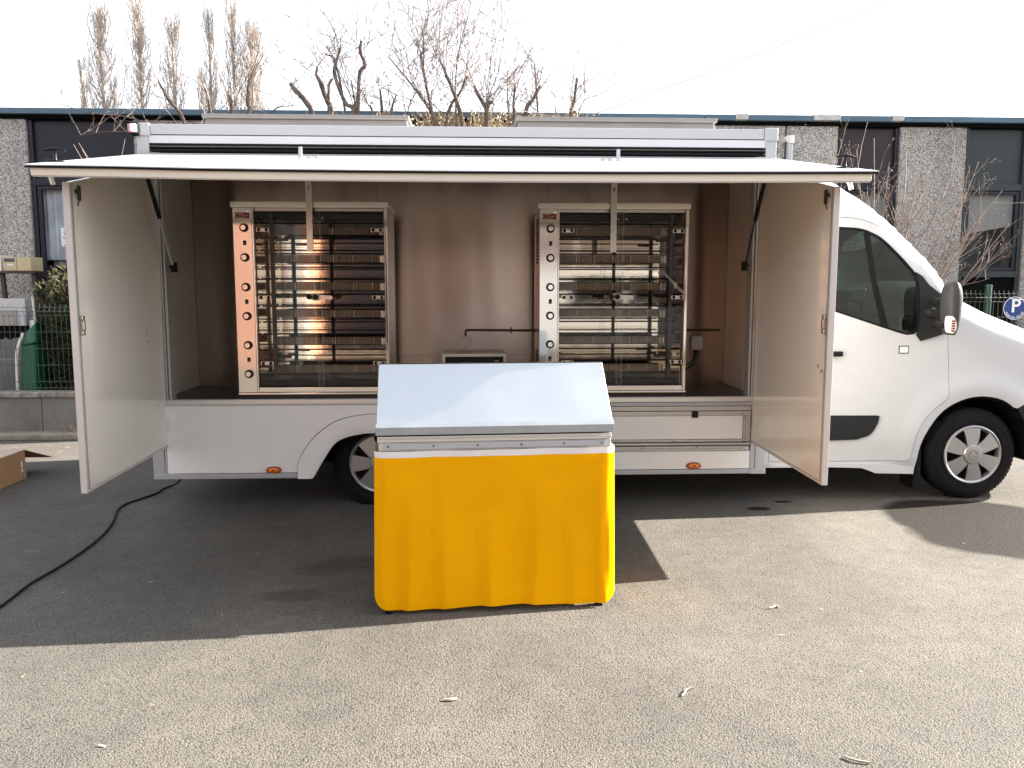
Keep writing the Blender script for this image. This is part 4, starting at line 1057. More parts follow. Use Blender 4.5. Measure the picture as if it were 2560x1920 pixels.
    for xx in (x0 + .512, x0 + .556):
        q = MB(); q.lathe([(.017, -.003), (.0195, -.02), (.017, -.030), (0, -.031)], (xx, y0 - .003, 1.528), 'y', 20); q.build('catch_knob', M_black, ho)
    for xx in (x0 + .555, x0 + .615):
        q = MB(); q.prism([(xx - .014, 2.064), (xx + .014, 2.064), (xx, 2.090)], 'y', y0 + .0015, y0 + .0035); wv = q.build('warning_mark', M_brown, t)
        q = MB(); q.prism([(xx - .009, 2.067), (xx + .009, 2.067), (xx, 2.084)], 'y', y0 + .0005, y0 + .0013); q.build('warning_print', M_beige, wv)
    B('paper_tag', M_whitepl, t, (px + .02, .13, z0 + .24), (px + .05, .133, z0 + .27) , 0.001) if post_right else None
    if post_right: B('yellow_tag', M_beige, t, (px + .02, .13, 1.585), (px + .045, .133, 1.625), 0.001)
    return t
oven(-1.668, 'stainless rotisserie oven nearest the left door, reddish brick reflected in its control panel', False)
oven(.463, 'stainless rotisserie oven on the cab side, dark reflection in its control panel', True)
# small appliance between the ovens
ap = thing('countertop_appliance', 'low white box with a black glass front between the two ovens', 'appliance', (0, .68, .807))
MB().box((-.246, .51, .815), (.240, .88, 1.088)).build('cabinet', M_whitepl, ap, bevel=0.006)
fx_ = MB(); fx_.box((-.249, .50, .812), (-.226, .5095, 1.090)); fx_.box((.220, .50, .812), (.243, .5095, 1.090)); fx_.box((-.2255, .50, 1.067), (.2195, .5095, 1.090)); fx_.build('front_frame', M_whitepl, ap, bevel=0.002)
B('front_glass', M_black, ap, (-.225, .503, .83), (.219, .5085, 1.066), 0.001)
bd = B('maker_plate', M_steel2, ap, (.150, .5005, 1.030), (.185, .5028, 1.038), 0.001)
for x in (-.2, .2): B('foot', M_black, ap, (x - .02, .54, .806), (x + .02, .85, .815), 0)

# ================================================================== SERVING STAND
SA = R(3.18)
st = thing('serving_stand', 'serving stand with sloping pale lid and yellow curtain in front of the truck', 'display stand', (.10, -1.80, 0), SA)
SM = Matrix.Translation((.10, -1.80, 0)) @ Matrix.Rotation(SA, 4, 'Z')
def SB(mb, name, mat, parent=st, **k): return mb.build(name, mat, parent, M=SM, **k)
m = MB(); m.prism([(-.035, .888), (-.062, .925), (-.055, .932), (.215, 1.205), (.24, 1.207), (.52, 1.0), (.53, .888)], 'x', -.574, .574); lid = SB(m, 'lid', M_lid, bevel=0.004)
m = MB(); m.prism([(-.060, .888), (-.0665, .889), (-.0665, .926), (-.050, .943), (-.0475, .940), (-.062, .9245)], 'x', -.577, .577); SB(m, 'lid_front_edge', M_lidedge, lid, bevel=0.001)
m = MB(); m.box((-.571, -.050, .851), (.569, .52, .880)); m.box((-.571, -.0535, .866), (.569, -.05, .8695)); SB(m, 'top_rail', M_alu, bevel=0.003)
m = MB(); m.box((-.566, -.044, .800), (.566, .51, .8495)); SB(m, 'counter_body', M_alu, bevel=0.003)
m = MB(); m.box((-.568, -.047, .884), (.566, .50, .8865)); SB(m, 'lid_seal', M_rub)
m = MB(); m.hexa([(-.545, -.0535, .815), (.537, -.0535, .818), (.537, -.0475, .818), (-.545, -.0475, .815)], [(-.545, -.0535, .843), (.537, -.0535, .846), (.537, -.0475, .846), (-.545, -.0475, .843)]); rail = SB(m, 'curtain_rail', M_alu_w, bevel=0.001)
m = MB(); m.box((-.545, -.056, .812), (.537, -.0535, .815)); SB(m, 'rail_lip', M_alu_d, rail)
for x in (-.520, -.303, -.090, .123, .333, .520):
    m = MB(); m.lathe([(.005, 0), (.004, -.003), (0, -.003)], (x, -.0535, .832), 'y', 10); SB(m, 'screw', M_grey, rail)
for x in (-.53, .515):
    for y in (-.040, .50):
        m = MB(); m.box((x - .015, y - .015, .012), (x + .015, y + .015, .80)); lg = SB(m, 'leg', M_steel2, bevel=0.002)
        m = MB(); m.box((x - .019, y - .019, 0), (x + .019, y + .019, .022)); SB(m, 'foot', M_black, lg, bevel=0.003)
m = MB(); m.box((-.545, .02, .16), (.545, .48, .798)); SB(m, 'cabinet_body', M_steel2, bevel=0.003)  # unseen box added to keep the curtain's yellow out of oven reflections
# curtain: left side, front with soft folds, right side
def sstep_(a, b, x):
    t = max(0, min(1, (x - a) / (b - a))); return t * t * (3 - 2 * t)
def curtain(t0, t1, nrow, mat, name, parent, bulge=1.0):
    rc = .05; yf = -.062; XW = .590; yb = .46
    path = []
    for i in range(13): path.append((-XW, yb + (yf + rc - yb) * i / 12, 'l'))
    for i in range(1, 8): a = math.pi / 2 * i / 8; path.append((-XW + rc - rc * math.cos(a), yf + rc - rc * math.sin(a), 'c'))
    for i in range(0, 121): path.append((-XW + rc + (2 * XW - 2 * rc) * i / 120, yf, 'f'))
    for i in range(1, 8): a = math.pi / 2 * i / 8; path.append((XW - rc + rc * math.sin(a), yf + rc - rc * math.cos(a), 'c'))
    for i in range(13): path.append((XW, yf + rc + (yb - yf - rc) * i / 12, 'r'))
    rows = []
    for j in range(nrow + 1):
        row = []
        for x, y, k in path:
            u = (x + XW) / (2 * XW)
            zt = .778 + .004 * u
            # bottom edge: long in the middle, lifted at both rounded corners
            zb = .026 - .010 * math.sin(u * 9) * .5
            ed = min(x + XW, XW - x)
            if ed < .078: zb += .078 - math.sqrt(max(0, .078 ** 2 - (.078 - ed) ** 2))
            if k == 'l' or k == 'r': zb = .104
            T0 = t0; z_top = zt + .030; 
            zz = z_top + (zb - z_top) * (t0 + (t1 - t0) * j / nrow)
            h = max(0, min(1, (z_top - zz) / .78))
            fold = 0; pk = .0035 * math.sin(x * 17 + 2 * h) * math.sin(h * 7 + x * 6) * (1 - .5 * h)
            cr = [-.62, -.47, -.305, -.085, .125, .335, .49, .62]
            xs_ = x - .012 * math.sin(h * 3.0) * math.sin(x * 9)
            for ci in range(len(cr) - 1):
                if cr[ci] <= xs_ < cr[ci + 1]:
                    u_ = (xs_ - cr[ci]) / (cr[ci + 1] - cr[ci]); wd = cr[ci + 1] - cr[ci]
                    pr = sstep_(0, .30, u_) if u_ < .30 else 1 - sstep_(.15, 1.0, u_) * 1.0
                    if u_ >= .30: pr = (1 - (u_ - .30) / .70) ** 1.2
                    h0_ = (.0, .18, .05, .3, .1, .22, .0, .1)[ci]
                    fold += .125 * wd * pr * max(0, (h - h0_) / (1 - h0_)) ** .8 * (.75 + .25 * math.sin(ci * 2.3))
            for dx_, dz_, am, sx_, sz_ in ((-.45, .40, .005, .012, .05), (-.30, .42, .005, .010, .06), (-.085, .385, .006, .010, .07), (.13, .41, .005, .010, .06), (.34, .385, .005, .010, .06), (-.02, .52, -.004, .05, .03), (.25, .66, -.004, .06, .03), (-.4, .70, -.003, .08, .03)):
                fold += am * math.exp(-((x - dx_) / sx_) ** 2 - ((zz - dz_) / sz_) ** 2)
            fold += pk * 2.2 + (.0018 if zz - zb < .055 else 0)
            flare = .020 * h
            if k == 'l': px, py = x - flare * .6, y
            elif k == 'r': px, py = x + flare * .5, y
            elif k == 'f': px, py = x + flare * (.55 if x > 0 else .6) * x / .54, y - fold * .95 + .010 * h - flare * .5
            else: px, py = x + (flare * .55 if x > 0 else -flare * .6), y - flare * .5
            row.append((px, py, zz))
        rows.append(row)
    g_ = MB(); g_.grid(rows)
    return SB(g_, name, mat, parent, smooth=60)
tband = .030 / .78
cu = curtain(tband, 1.0, 44, M_yellow, 'yellow_curtain', st)
curtain(0.0, tband, 4, M_tarpw, 'white_curtain_band', cu)
# hem weld line

# ================================================================== THINGS ON THE GROUND
pc = MB(); pc.tube(catmull([(-2.20, .42, .30), (-2.27, .62, .16), (-2.40, .80, .03), (-2.47, .70, .011), (-2.47, .56, .010), (-2.52, .40, .010), (-2.57, .25, .010), (-2.56, .08, .010), (-2.47, -.20, .010), (-2.40, -.51, .010), (-2.37, -.82, .010), (-2.37, -1.13, .010), (-2.39, -1.41, .010), (-2.37, -1.75, .010), (-2.42, -2.2, .010), (-2.75, -2.9, .010), (-3.4, -3.4, .01)], 7), .0078, 8)
tag(pc.build('power_cable', M_cable, None, smooth=60), 'black power cable snaking over the asphalt from under the truck', 'cable')

bx = thing('cardboard_box', 'open brown cardboard box on the asphalt at the left edge', 'cardboard box', (-4.05, .72, 0))
m = MB(); m.box((-4.40, .20, .002), (-3.765, 1.15, .245)); m.build('carton', M_card, bx, bevel=0.003)
m = MB(); m.box((-4.40, .20, .2465), (-3.765, 1.148, .2505)); m.build('closed_flap', M_cardl, bx)
m = MB(); m.hexa([(-4.38, 1.152, .243), (-3.768, 1.152, .243), (-3.70, 1.46, .118), (-4.42, 1.46, .118)], [(-4.38, 1.154, .247), (-3.768, 1.154, .247), (-3.70, 1.462, .122), (-4.42, 1.462, .122)]); m.build('open_flap', M_card, bx)
m = MB(); m.box((-3.7645, 1.075, .02), (-3.7635, 1.10, .16)); tp_ = m.build('shipping_label', M_paper, bx)
m = MB(); m.box((-3.7634, 1.078, .02), (-3.7630, 1.097, .07)); m.box((-3.7634, 1.078, .10), (-3.7630, 1.097, .108)); m.build('label_print', M_purple, tp_)

def twig(pts, r, label, matl=M_straw):
    m = MB(); m.tube(catmull(pts, 4), r, 6); tag(m.build('twig', matl, None, smooth=60), label, 'twig', 'dry twigs lying on the asphalt')
twig([(.80, -2.76, .006), (.815, -2.745, .007), (.83, -2.715, .006), (.862, -2.71, .012)], .004, 'pale curled twig on the sunlit asphalt right of the stand')
twig([(1.245, -3.20, .006), (1.27, -3.225, .008), (1.315, -3.24, .006)], .004, 'pale bent twig on the asphalt by the bottom edge')
twig([(-.125, -2.75, .005), (-.10, -2.753, .007), (-.075, -2.745, .005)], .006, 'short straw scrap on the asphalt below the curtain')
twig([(1.455, -1.91, .006), (1.48, -1.90, .008), (1.50, -1.885, .006), (1.51, -1.90, .006)], .005, 'small crumpled twig on sunlit asphalt below the wet patch')
lit = MB(); rl_ = random.Random(3)
for i in range(130):
    if i < 70: x, y = rl_.uniform(-3.5, 3.8), rl_.uniform(-3.2, 2.8)
    else: x, y = rl_.uniform(-7, -2.5), rl_.uniform(2.2, 2.92) ** 1
    L_ = rl_.uniform(.006, .03) * (1 if i < 70 else 2.2); a = rl_.uniform(0, 6.3); w_ = L_ * rl_.uniform(.12, .5)
    d = Vector((math.cos(a), math.sin(a), rl_.uniform(-.1, .3))) * L_; n_ = Vector((-math.sin(a), math.cos(a), 0)) * w_; p = Vector((x, y, .005))
    lit.add([p - d * .5 - n_ * .5, p + d * .5 - n_ * .3, p + d * .5 + n_ * .3, p - d * .5 + n_ * .5], [(0, 1, 2, 3)])
tag(lit.build('leaf_litter', M_straw, None, normals=False), kind='stuff')
# grass tuft at the wall foot
gt = MB()
for i in range(70):
    a = rl_.uniform(0, 6.3); x, y = -4.30 + rl_.gauss(0, .05), 3.16 + rl_.gauss(0, .02); h = rl_.uniform(.04, .11)
    e = Vector((math.cos(a) * .10, math.sin(a) * .06, h)); p = Vector((x, y, .05)); gt.add([p + Vector((-.004, 0, 0)), p + Vector((.004, 0, 0)), p + e], [(0, 1, 2)])
tag(gt.build('dry_grass', M_straw, None, normals=False), kind='stuff')

# ================================================================== LOW WALL, FENCES
def low_wall(x0, x1, yw, zt, label):
    t = thing('low_wall', label, 'low wall', ((x0 + x1) / 2, yw + .08, .05))
    m = MB(); n = max(1, int((x1 - x0) / 2.5))
    first = None; wv = (x1 - x0) / n
    for i in range(n):
        xa = x0 + wv * i
        q = MB().box((xa + .003, yw, .04), (xa + wv - .003, yw + .16, zt - .06)).build('wall_panel', M_concw, t, bevel=0.006)
        q = MB().box((xa + .003, yw - .025, zt - .059), (xa + wv - .003, yw + .185, zt)).build('coping_stone', M_conccap, t, bevel=0.01)
    return t
FY = 3.25
low_wall(-12.2, -2.2, FY, .475, 'grey concrete low wall carrying the mesh fence left of the truck')
low_wall(3.4, 12.4, FY, .475, 'grey concrete low wall under the mesh fence beside the bonnet')
def mesh_fence(x0, x1, zb, zt, posts, label, sp=.055):
    t = thing('mesh_fence', label, 'fence', ((x0 + x1) / 2, FY + .08, zb))
    yc = FY + .08; H = zt - zb
    horiz = [zb + .03, zb + .085, zb + H * .30, zb + H * .50, zb + H * .70, zb + H * .90 - .0, zb + H * .95]
    w = MB()
    bends = [(zb + .02, 0), (zb + .06, .03), (zb + .10, 0), (zb + H * .87, 0), (zb + H * .915, -.035), (zb + H * .955, 0), (zt, 0)]
    x = x0
    while x < x1:
        w.tube([(x, yc + dy, z) for z, dy in bends], .0028, 4); x += sp
    o = w.build('vertical_wires', M_fwire, t, smooth=60, normals=False); o['kind'] = 'stuff'
    for z, dy in ((zb + .035, .012), (zb + .105, 0), (zb + H * .30, 0), (zb + H * .49, 0), (zb + H * .68, 0), (zb + H * .865, 0), (zb + H * .915, -.035), (zb + H * .96, 0)):
        w = MB(); w.tube([(x0, yc + dy, z), (x1, yc + dy, z)], .0028, 4); w.build('horizontal_wire', M_fwire, t, smooth=60)
    for px in posts:
        w = MB(); w.tube([(px, yc + .03, .05), (px, yc + .03, zt + .055)], .036, 16); po = w.build('fence_post', M_green, t)
        w = MB(); w.lathe([(.038, -.01), (.038, .006), (.02, .012), (0, .012)], (px, yc + .03, zt + .055), 'z', 16); w.build('post_cap', M_green, po)
    return t
mesh_fence(-7.5, -2.6, .475, 1.425, (-7.4, -2.62), 'green wire mesh fence on the wall left of the truck')
mesh_fence(3.6, 8.5, .62, 1.568, (3.65, 5.86, 8.4), 'green wire mesh fence with round posts beside the bonnet')

# parking sign hung on the fence
sg = thing('parking_sign', 'round blue sign with a white P and PARKING PRIVE hung on the fence', 'sign', (6.085, FY - .02, 1.25))
SX, SY, SZ, SR = 6.085, FY - .03, 1.370, .130
m = MB(); m.lathe([(0, 0), (SR, 0), (SR, .004), (0, .004)], (SX, SY, SZ), 'y', 56); m.build('sign_plate', M_blue, sg)
m = MB(); m.lathe([(SR - .007, -.0012), (SR - .001, -.0012), (SR - .001, -.0003), (SR - .007, -.0003)], (SX, SY, SZ), 'y', 56, closed=True); m.build('white_rim', M_whitep, sg)
v, f = text_mesh('P', .215)
m = MB(); 
# heavier stroke: four slightly shifted copies
for dx, dz in ((-.004, 0), (.004, 0), (0, .003), (0, -.003)): m.add([(SX + .012 + p[0] + dx, SY - .001 - .0002 * (dx > 0) - .0001 * (dz > 0) - .0003 * (dz < 0), SZ + .020 + p[1] + dz) for p in v], f)
m.build('letter', M_whitep, sg, normals=False, smooth=0)
m = MB(); word = 'PARKING PRIV\u00c9'
for i, ch in enumerate(word):
    if ch == ' ': continue
    a = R(-90 - 62 + 124 * i / (len(word) - 1)); v, f = text_mesh(ch, .030)
    rr = SR - .023; ca, sa = math.cos(a + math.pi / 2), math.sin(a + math.pi / 2)
    for sx_ in (-.0008, .0008): m.add([(SX + rr * math.cos(a) + (p[0] * 1.05 + sx_) * ca - p[1] * sa, SY - .001 - .0002 * (sx_ > 0), SZ + rr * math.sin(a) + (p[0] * 1.05 + sx_) * sa + p[1] * ca) for p in v], f)
m.build('lettering', M_whitep, sg, normals=False, smooth=0)
m = MB(); m.tube([(SX - .06, SY - .004, SZ + .108), (SX + .05, SY - .006, SZ + .098), (SX + .3, SY, SZ + .086)], .0035, 6); m.build('hanging_wire', M_whitepl, sg)

# ================================================================== YARD BETWEEN FENCE AND BUILDING
lb = thing('letterbox_stand', 'beige letterboxes on a dark metal stand against the pebbled wall', 'letterbox', (-5.45, 4.3, .05))
LY = 4.28
def lx(x): return x
for xa, xb, door_ in ((-5.58, -5.42, True), (-5.415, -5.255, False)):
    b_ = MB().box((xa, LY, 1.80), (xb, LY + .28, 1.962)).build('letterbox', M_beige, lb, bevel=0.004)
    if door_:
        q = B('letter_slot', M_grey, b_, (xa + .02, LY - .003, 1.905), (xb - .02, LY, 1.945), 0.006)
        q = B('name_plate', M_paper, b_, (xa + .055, LY - .003, 1.862), (xb - .04, LY, 1.880), 0.001)
        q = B('box_door', M_beige, b_, (xa + .01, LY - .0015, 1.81), (xb - .01, LY + .0005, 1.895), 0.001)
B('letterbox', M_whitepl, lb, (-5.72, LY - .01, 1.79), (-5.595, LY + .25, 1.98), 0.004)
B('shelf', M_brown, lb, (-5.75, LY - .02, 1.772), (-5.215, LY + .30, 1.797), 0.002)
for xa in (-5.62, -5.255): 
    m = MB(); m.hexa([(xa + .05, LY + .05, .05), (xa + .09, LY + .05, .05), (xa + .09, LY + .09, .05), (xa + .05, LY + .09, .05)], [(xa - .03, LY + .05, 1.772), (xa + .015, LY + .05, 1.772), (xa + .015, LY + .09, 1.772), (xa - .03, LY + .09, 1.772)]); m.build('leg', M_brown, lb)
wb = thing('white_cabinet', 'white panel cabinet behind the mesh fence below the letterboxes', 'cabinet', (-5.3, 4.02, .05))
B('cabinet_body', M_white, wb, (-5.60, 4.00, 1.16), (-5.205, 4.12, 1.475), 0.004)
B('cabinet_front', M_blind, wb, (-5.60, 3.985, 1.165), (-5.305, 3.9985, 1.345), 0.002)
B('cabinet_shadow_box', M_dark, wb, (-5.7, 4.01, 1.02), (-5.10, 4.10, 1.158), 0)  # black box stands in for the dark shadow below the cabinet
m = MB(); m.box((-5.58, 4.03, .05), (-5.52, 4.08, 1.02)); m.box((-5.2, 4.03, .05), (-5.14, 4.08, 1.02)); m.build('cabinet_leg', M_brown, wb)
cb = thing('concrete_block', 'stepped grey concrete block standing behind the left fence', 'concrete block', (-5.5, 3.8, .05))
B('upper_step', M_concw, cb, (-6.4, 3.86, .05), (-5.02, 3.98, 1.00), 0.01)
B('lower_step', M_concw, cb, (-6.4, 3.62, .05), (-5.06, 3.858, .80), 0.01)
gb = thing('green_bin', 'green plastic bin with a pale edge behind the left mesh fence', 'bin', (-4.95, 3.6, .05))
m = MB(); m.hexa([(-5.075, 3.52, .06), (-4.90, 3.52, .06), (-4.90, 3.95, .06), (-5.075, 3.95, .06)], [(-5.05, 3.54, .95), (-4.875, 3.54, .98), (-4.875, 3.95, .98), (-5.05, 3.95, .95)]); m.build('bin_body', M_gbin, gb, bevel=0.03, seg=3)
m = MB(); m.hexa([(-5.055, 3.53, .955), (-4.87, 3.53, .985), (-4.87, 3.96, .985), (-5.055, 3.96, .955)], [(-5.0, 3.58, 1.10), (-4.885, 3.58, 1.22), (-4.885, 3.93, 1.22), (-5.0, 3.93, 1.10)]); m.build('bin_lid', M_gbin, gb, bevel=0.025, seg=3)
m = MB(); m.tube(catmull([(-5.08, 3.50, .30), (-5.078, 3.505, .6), (-5.062, 3.51, .9), (-5.005, 3.55, 1.10)], 5), .016, 8); m.build('pale_edge', M_whitepl, gb)
m = MB(); m.box((-4.955, 3.60, 1.13), (-4.90, 3.66, 1.24)); m.tube([(-4.92, 3.66, 1.2), (-4.935, 3.66, 1.50)], .014, 8); m.build('bin_handle', M_whitepl, gb)

# conifer shrub
def shrub(name, label, c, rx, ry, rz, n, mats, seed, cat='shrub'):
    t = thing(name, label, cat, (c[0], c[1], .05)); rr = random.Random(seed)
    ml = MB(); ml2 = MB()
    for i in range(n):
        th = rr.uniform(0, 6.283); u = rr.uniform(-1, 1); rad = rr.uniform(.55, 1.0) ** .5
        s_ = math.sqrt(1 - u * u); q4 = (s_ * math.cos(th)) ** 4 + (s_ * math.sin(th)) ** 4 + u ** 4; rad *= q4 ** -.25; bump_ = 1 + .13 * math.sin(th * 3 + u * 4) + .08 * math.sin(th * 7 + u * 9)
        p = Vector((c[0] + rx * rad * s_ * math.cos(th) * bump_, c[1] + ry * rad * s_ * math.sin(th) * bump_, c[2] + rz * rad * u * bump_))
        if p.z < .06: continue
        out = Vector((s_ * math.cos(th), s_ * math.sin(th), u * .6 + .5)).normalized()
        tgt = ml2 if (u > .45 and rr.random() < .7) or rr.random() < .08 else ml
        for k in range(4):
            d = (out + Vector((rr.gauss(0, .45), rr.gauss(0, .45), rr.gauss(0, .4)))).normalized() * rr.uniform(.03, .075)
            n_ = d.cross(Vector((rr.gauss(0, 1), rr.gauss(0, 1), rr.gauss(0, 1)))).normalized() * .007
            tgt.add([p - n_, p + n_, p + d + n_ * .5, p + d * 1.25, p + d - n_ * .5], [(0, 1, 2, 3, 4)])
    ml.build('foliage', mats[0], t, smooth=0, normals=False)['kind'] = 'stuff'
    ml2.build('leaf_tips', mats[1], t, smooth=0, normals=False)['kind'] = 'stuff'
    s_ = MB()
    for k in range(5):
        a = k * 1.3; s_.tube([(c[0] + .05 * math.cos(a), c[1] + .05 * math.sin(a), .05), (c[0] + rx * .4 * math.cos(a), c[1] + ry * .4 * math.sin(a), c[2] + rz * .5)], [.025, .008], 6)
    s_.build('stems', M_bark, t)
    return t
shrub('conifer_shrub', 'dark green conifer shrub growing behind the mesh fence left of the open door', (-4.28, 4.0, .86), .60, .46, .84, 12000, (M_leafd, M_leafo), 5)

# ================================================================== BUILDING BEHIND
bd = thing('industrial_building', 'long low industrial building of pebbled concrete panels with dark window bays', 'building', (0, 8, 0))
BY = 4.80
m = MB(); m.box((-16, BY + .32, 0), (16, 14, 3.60)); m.build('building_core', M_room, bd)
m = MB(); m.box((-16, BY + .10, 3.60), (16, 14, 3.70)); m.build('roof_slab', M_navy, bd)
conc = [(-16, -13.2), (-13.19, -10.5), (-9.2, -7.2), (-7.19, -5.475), (-4.19, -3.0), (-2.99, -1.95), (-.6, 1.1), (1.11, 2.65), (3.06, 3.985), (4.0, 4.675), (5.49, 6.37), (7.21, 8.6), (9.9, 12.6), (12.61, 16)]
for a, b in conc:
    MB().box((a, BY, .05), (b - .006, BY + .14, 3.655)).build('concrete_panel', M_peb, bd, bevel=0.008)
bays = [(-10.5, -9.2, M_navy), (-5.465, -4.20, M_navy), (-1.94, -.61, M_navy), (2.66, 3.05, M_navy), (4.685, 5.48, M_plum), (6.38, 7.20, M_teal), (8.61, 9.89, M_teal)]
for a, b, mt in bays:
    y = BY + .05
    sp = MB().box((a + .03, y + .02, 2.94), (b - .03, y + .05, 3.64)).build('spandrel_panel', mt, bd, bevel=0.004)
    f = MB()
    for x0, x1, z0, z1 in ((a, a + .045, .06, 3.65), (b - .045, b, .06, 3.65), (a + .046, b - .046, 2.86, 2.945), (a + .046, b - .046, 1.74, 1.82), (a + .046, b - .046, .06, .12)): f.box((x0, y - .02, z0), (x1, y + .06, z1))
    fo = f.build('window_frame', M_navy if mt is not M_teal else M_teal, bd, bevel=0.004)
    if b - a > .6:
        f = MB(); x0, x1 = a + .05, b - .05
        for q0, q1, r0, r1 in ((x0, x0 + .05, 1.825, 2.855), (x1 - .05, x1, 1.825, 2.855), (x0 + .051, x1 - .051, 1.825, 1.87), (x0 + .051, x1 - .051, 2.81, 2.855)): f.box((q0, y - .005, r0), (q1, y + .045, r1))
        f.build('sash', M_navy, fo, bevel=0.004)
    MB().add([(a + .05, y + .02, 1.83), (b - .05, y + .02, 1.83), (b - .05, y + .02, 2.85), (a + .05, y + .02, 2.85)], [(0, 1, 2, 3)]).build('window_pane', M_facglass, fo)
    MB().box((a + .05, y + .015, .13), (b - .05, y + .05, 1.735)).build('lower_panel', M_dark if mt is not M_navy else M_navy, bd, bevel=0.003)
    if mt is M_teal:
        m = MB(); m.prism([(a + .06, 2.84), (b - .06, 2.84), (b - .06, 2.42), (a + .06, 2.30)], 'y', y + .07, y + .08); m.build('roller_blind', M_blind, fo)  # slanted lower edge imitates a shadow line across the blind
    if mt is M_plum:
        m = MB(); m.box((a + .06, y + .07, 2.1), (b - .06, y + .08, 2.84)); m.build('roller_blind', M_blind, fo)
# room seen through the left window: net curtain, fittings, poster on the pane
lw = MB(); rows = []
for j in range(7):
    rows.append([(-5.40 + .75 * i / 40 + .0, 4.94 + .03 * math.sin(i * 1.3) * (1 - j * .05), 1.95 + .9 * j / 6) for i in range(41)])
lw.grid(rows); lw.build('net_curtain', M_roomlt, bd)
B('room_fitting', M_roomlt, bd, (-5.36, 5.03, 1.83), (-4.5, 5.06, 2.0), 0.01)
B('room_pillar', M_roomlt, bd, (-4.95, 5.05, 1.83), (-4.80, 5.08, 2.8), 0.01)
ps = MB().box((-5.165, BY + .064, 2.115), (-4.985, BY + .068, 2.345)).build('poster', M_paper, bd)
d_ = MB(); yy = BY + .063
def ln(*pts, r=.0022): d_.tube([(x, yy, z) for x, z in pts], r, 4)
ln((-5.13, 2.31), (-5.12, 2.325), (-5.11, 2.31), (-5.12, 2.295), (-5.13, 2.31)); ln((-5.12, 2.295), (-5.12, 2.262)); ln((-5.145, 2.285), (-5.095, 2.278)); ln((-5.14, 2.24), (-5.12, 2.262), (-5.10, 2.243))
ln((-5.14, 2.215), (-5.115, 2.205), (-5.09, 2.215), (-5.11, 2.228), (-5.14, 2.215)); ln((-5.15, 2.23), (-5.09, 2.20)); ln((-5.06, 2.26), (-5.03, 2.285), (-5.0, 2.265)); 
for x in (-5.055, -5.03, -5.008): d_.box((x - .008, yy - .001, 2.212), (x + .006, yy + .001, 2.25))
ln((-5.14, 2.17), (-5.10, 2.175)); ln((-5.06, 2.165), (-5.04, 2.158), (-5.02, 2.165)); ln((-5.14, 2.135), (-5.0, 2.135), r=.004); ln((-5.08, 2.32), (-5.075, 2.315), r=.004); ln((-5.04, 2.185), (-5.036, 2.18), r=.004)
d_.build('poster_drawing', M_ink, ps)
# fascia with three bare patches
B('fascia_shadow_gap', M_dark, bd, (-16, BY - .03, 3.655), (16, BY + .12, 3.695), 0)
xs = [(-16, -8, M_rooff), (-7.995, -2.6, M_rooff), (-2.595, 2.9, M_rooff), (2.905, 3.30, M_rooff), (3.47, 4.30, M_rooff), (4.655, 5.32, M_rooff), (5.475, 9.5, M_rooff), (9.505, 16, M_rooff)]
for a, b, mt in xs: MB().box((a, BY - .10, 3.697), (b - .004, BY + .12, 3.768)).build('roof_fascia', mt, bd, bevel=0.006)
for a, b in ((3.30, 3.47), (4.30, 4.655), (5.32, 5.475)): MB().box((a, BY - .106, 3.706), (b - .004, BY + .12, 3.778)).build('bare_fascia_patch', M_bare, bd, bevel=0.006)
fl = MB(); fl.tube([(3.985, BY - .16, 2.4), (3.985, BY - .16, 3.40)], .040, 14); fl.tube([(3.985, BY - .16, 3.15), (3.985, BY - .16, 3.17)], .044, 14); fo = fl.build('flue_pipe', M_alu_w, bd)
fl = MB(); fl.tube([(3.995, BY - .16, 3.405), (3.995, BY - .16, 3.50)], .043, 14); fl.tube([(3.96, BY - .16, 3.47), (3.96, BY + .0, 3.47)], .036, 12); fl.build('flue_cowl', M_whitepl, fo)

# ================================================================== TREES
def jitter_path(rr, p, d, length, segs, wob, up=0.0, curve=None):
    pts = [Vector(p)]; d = Vector(d).normalized()
    for i in range(segs):
        d = (d + Vector((rr.gauss(0, wob), rr.gauss(0, wob), rr.gauss(0, wob) + up))).normalized()
        if curve is not None: d = (d + curve).normalized()
        pts.append(pts[-1] + d * (length / segs))
    return pts, d
def taper(r0, r1, n): return [r0 + (r1 - r0) * i / (n - 1) for i in range(n)]

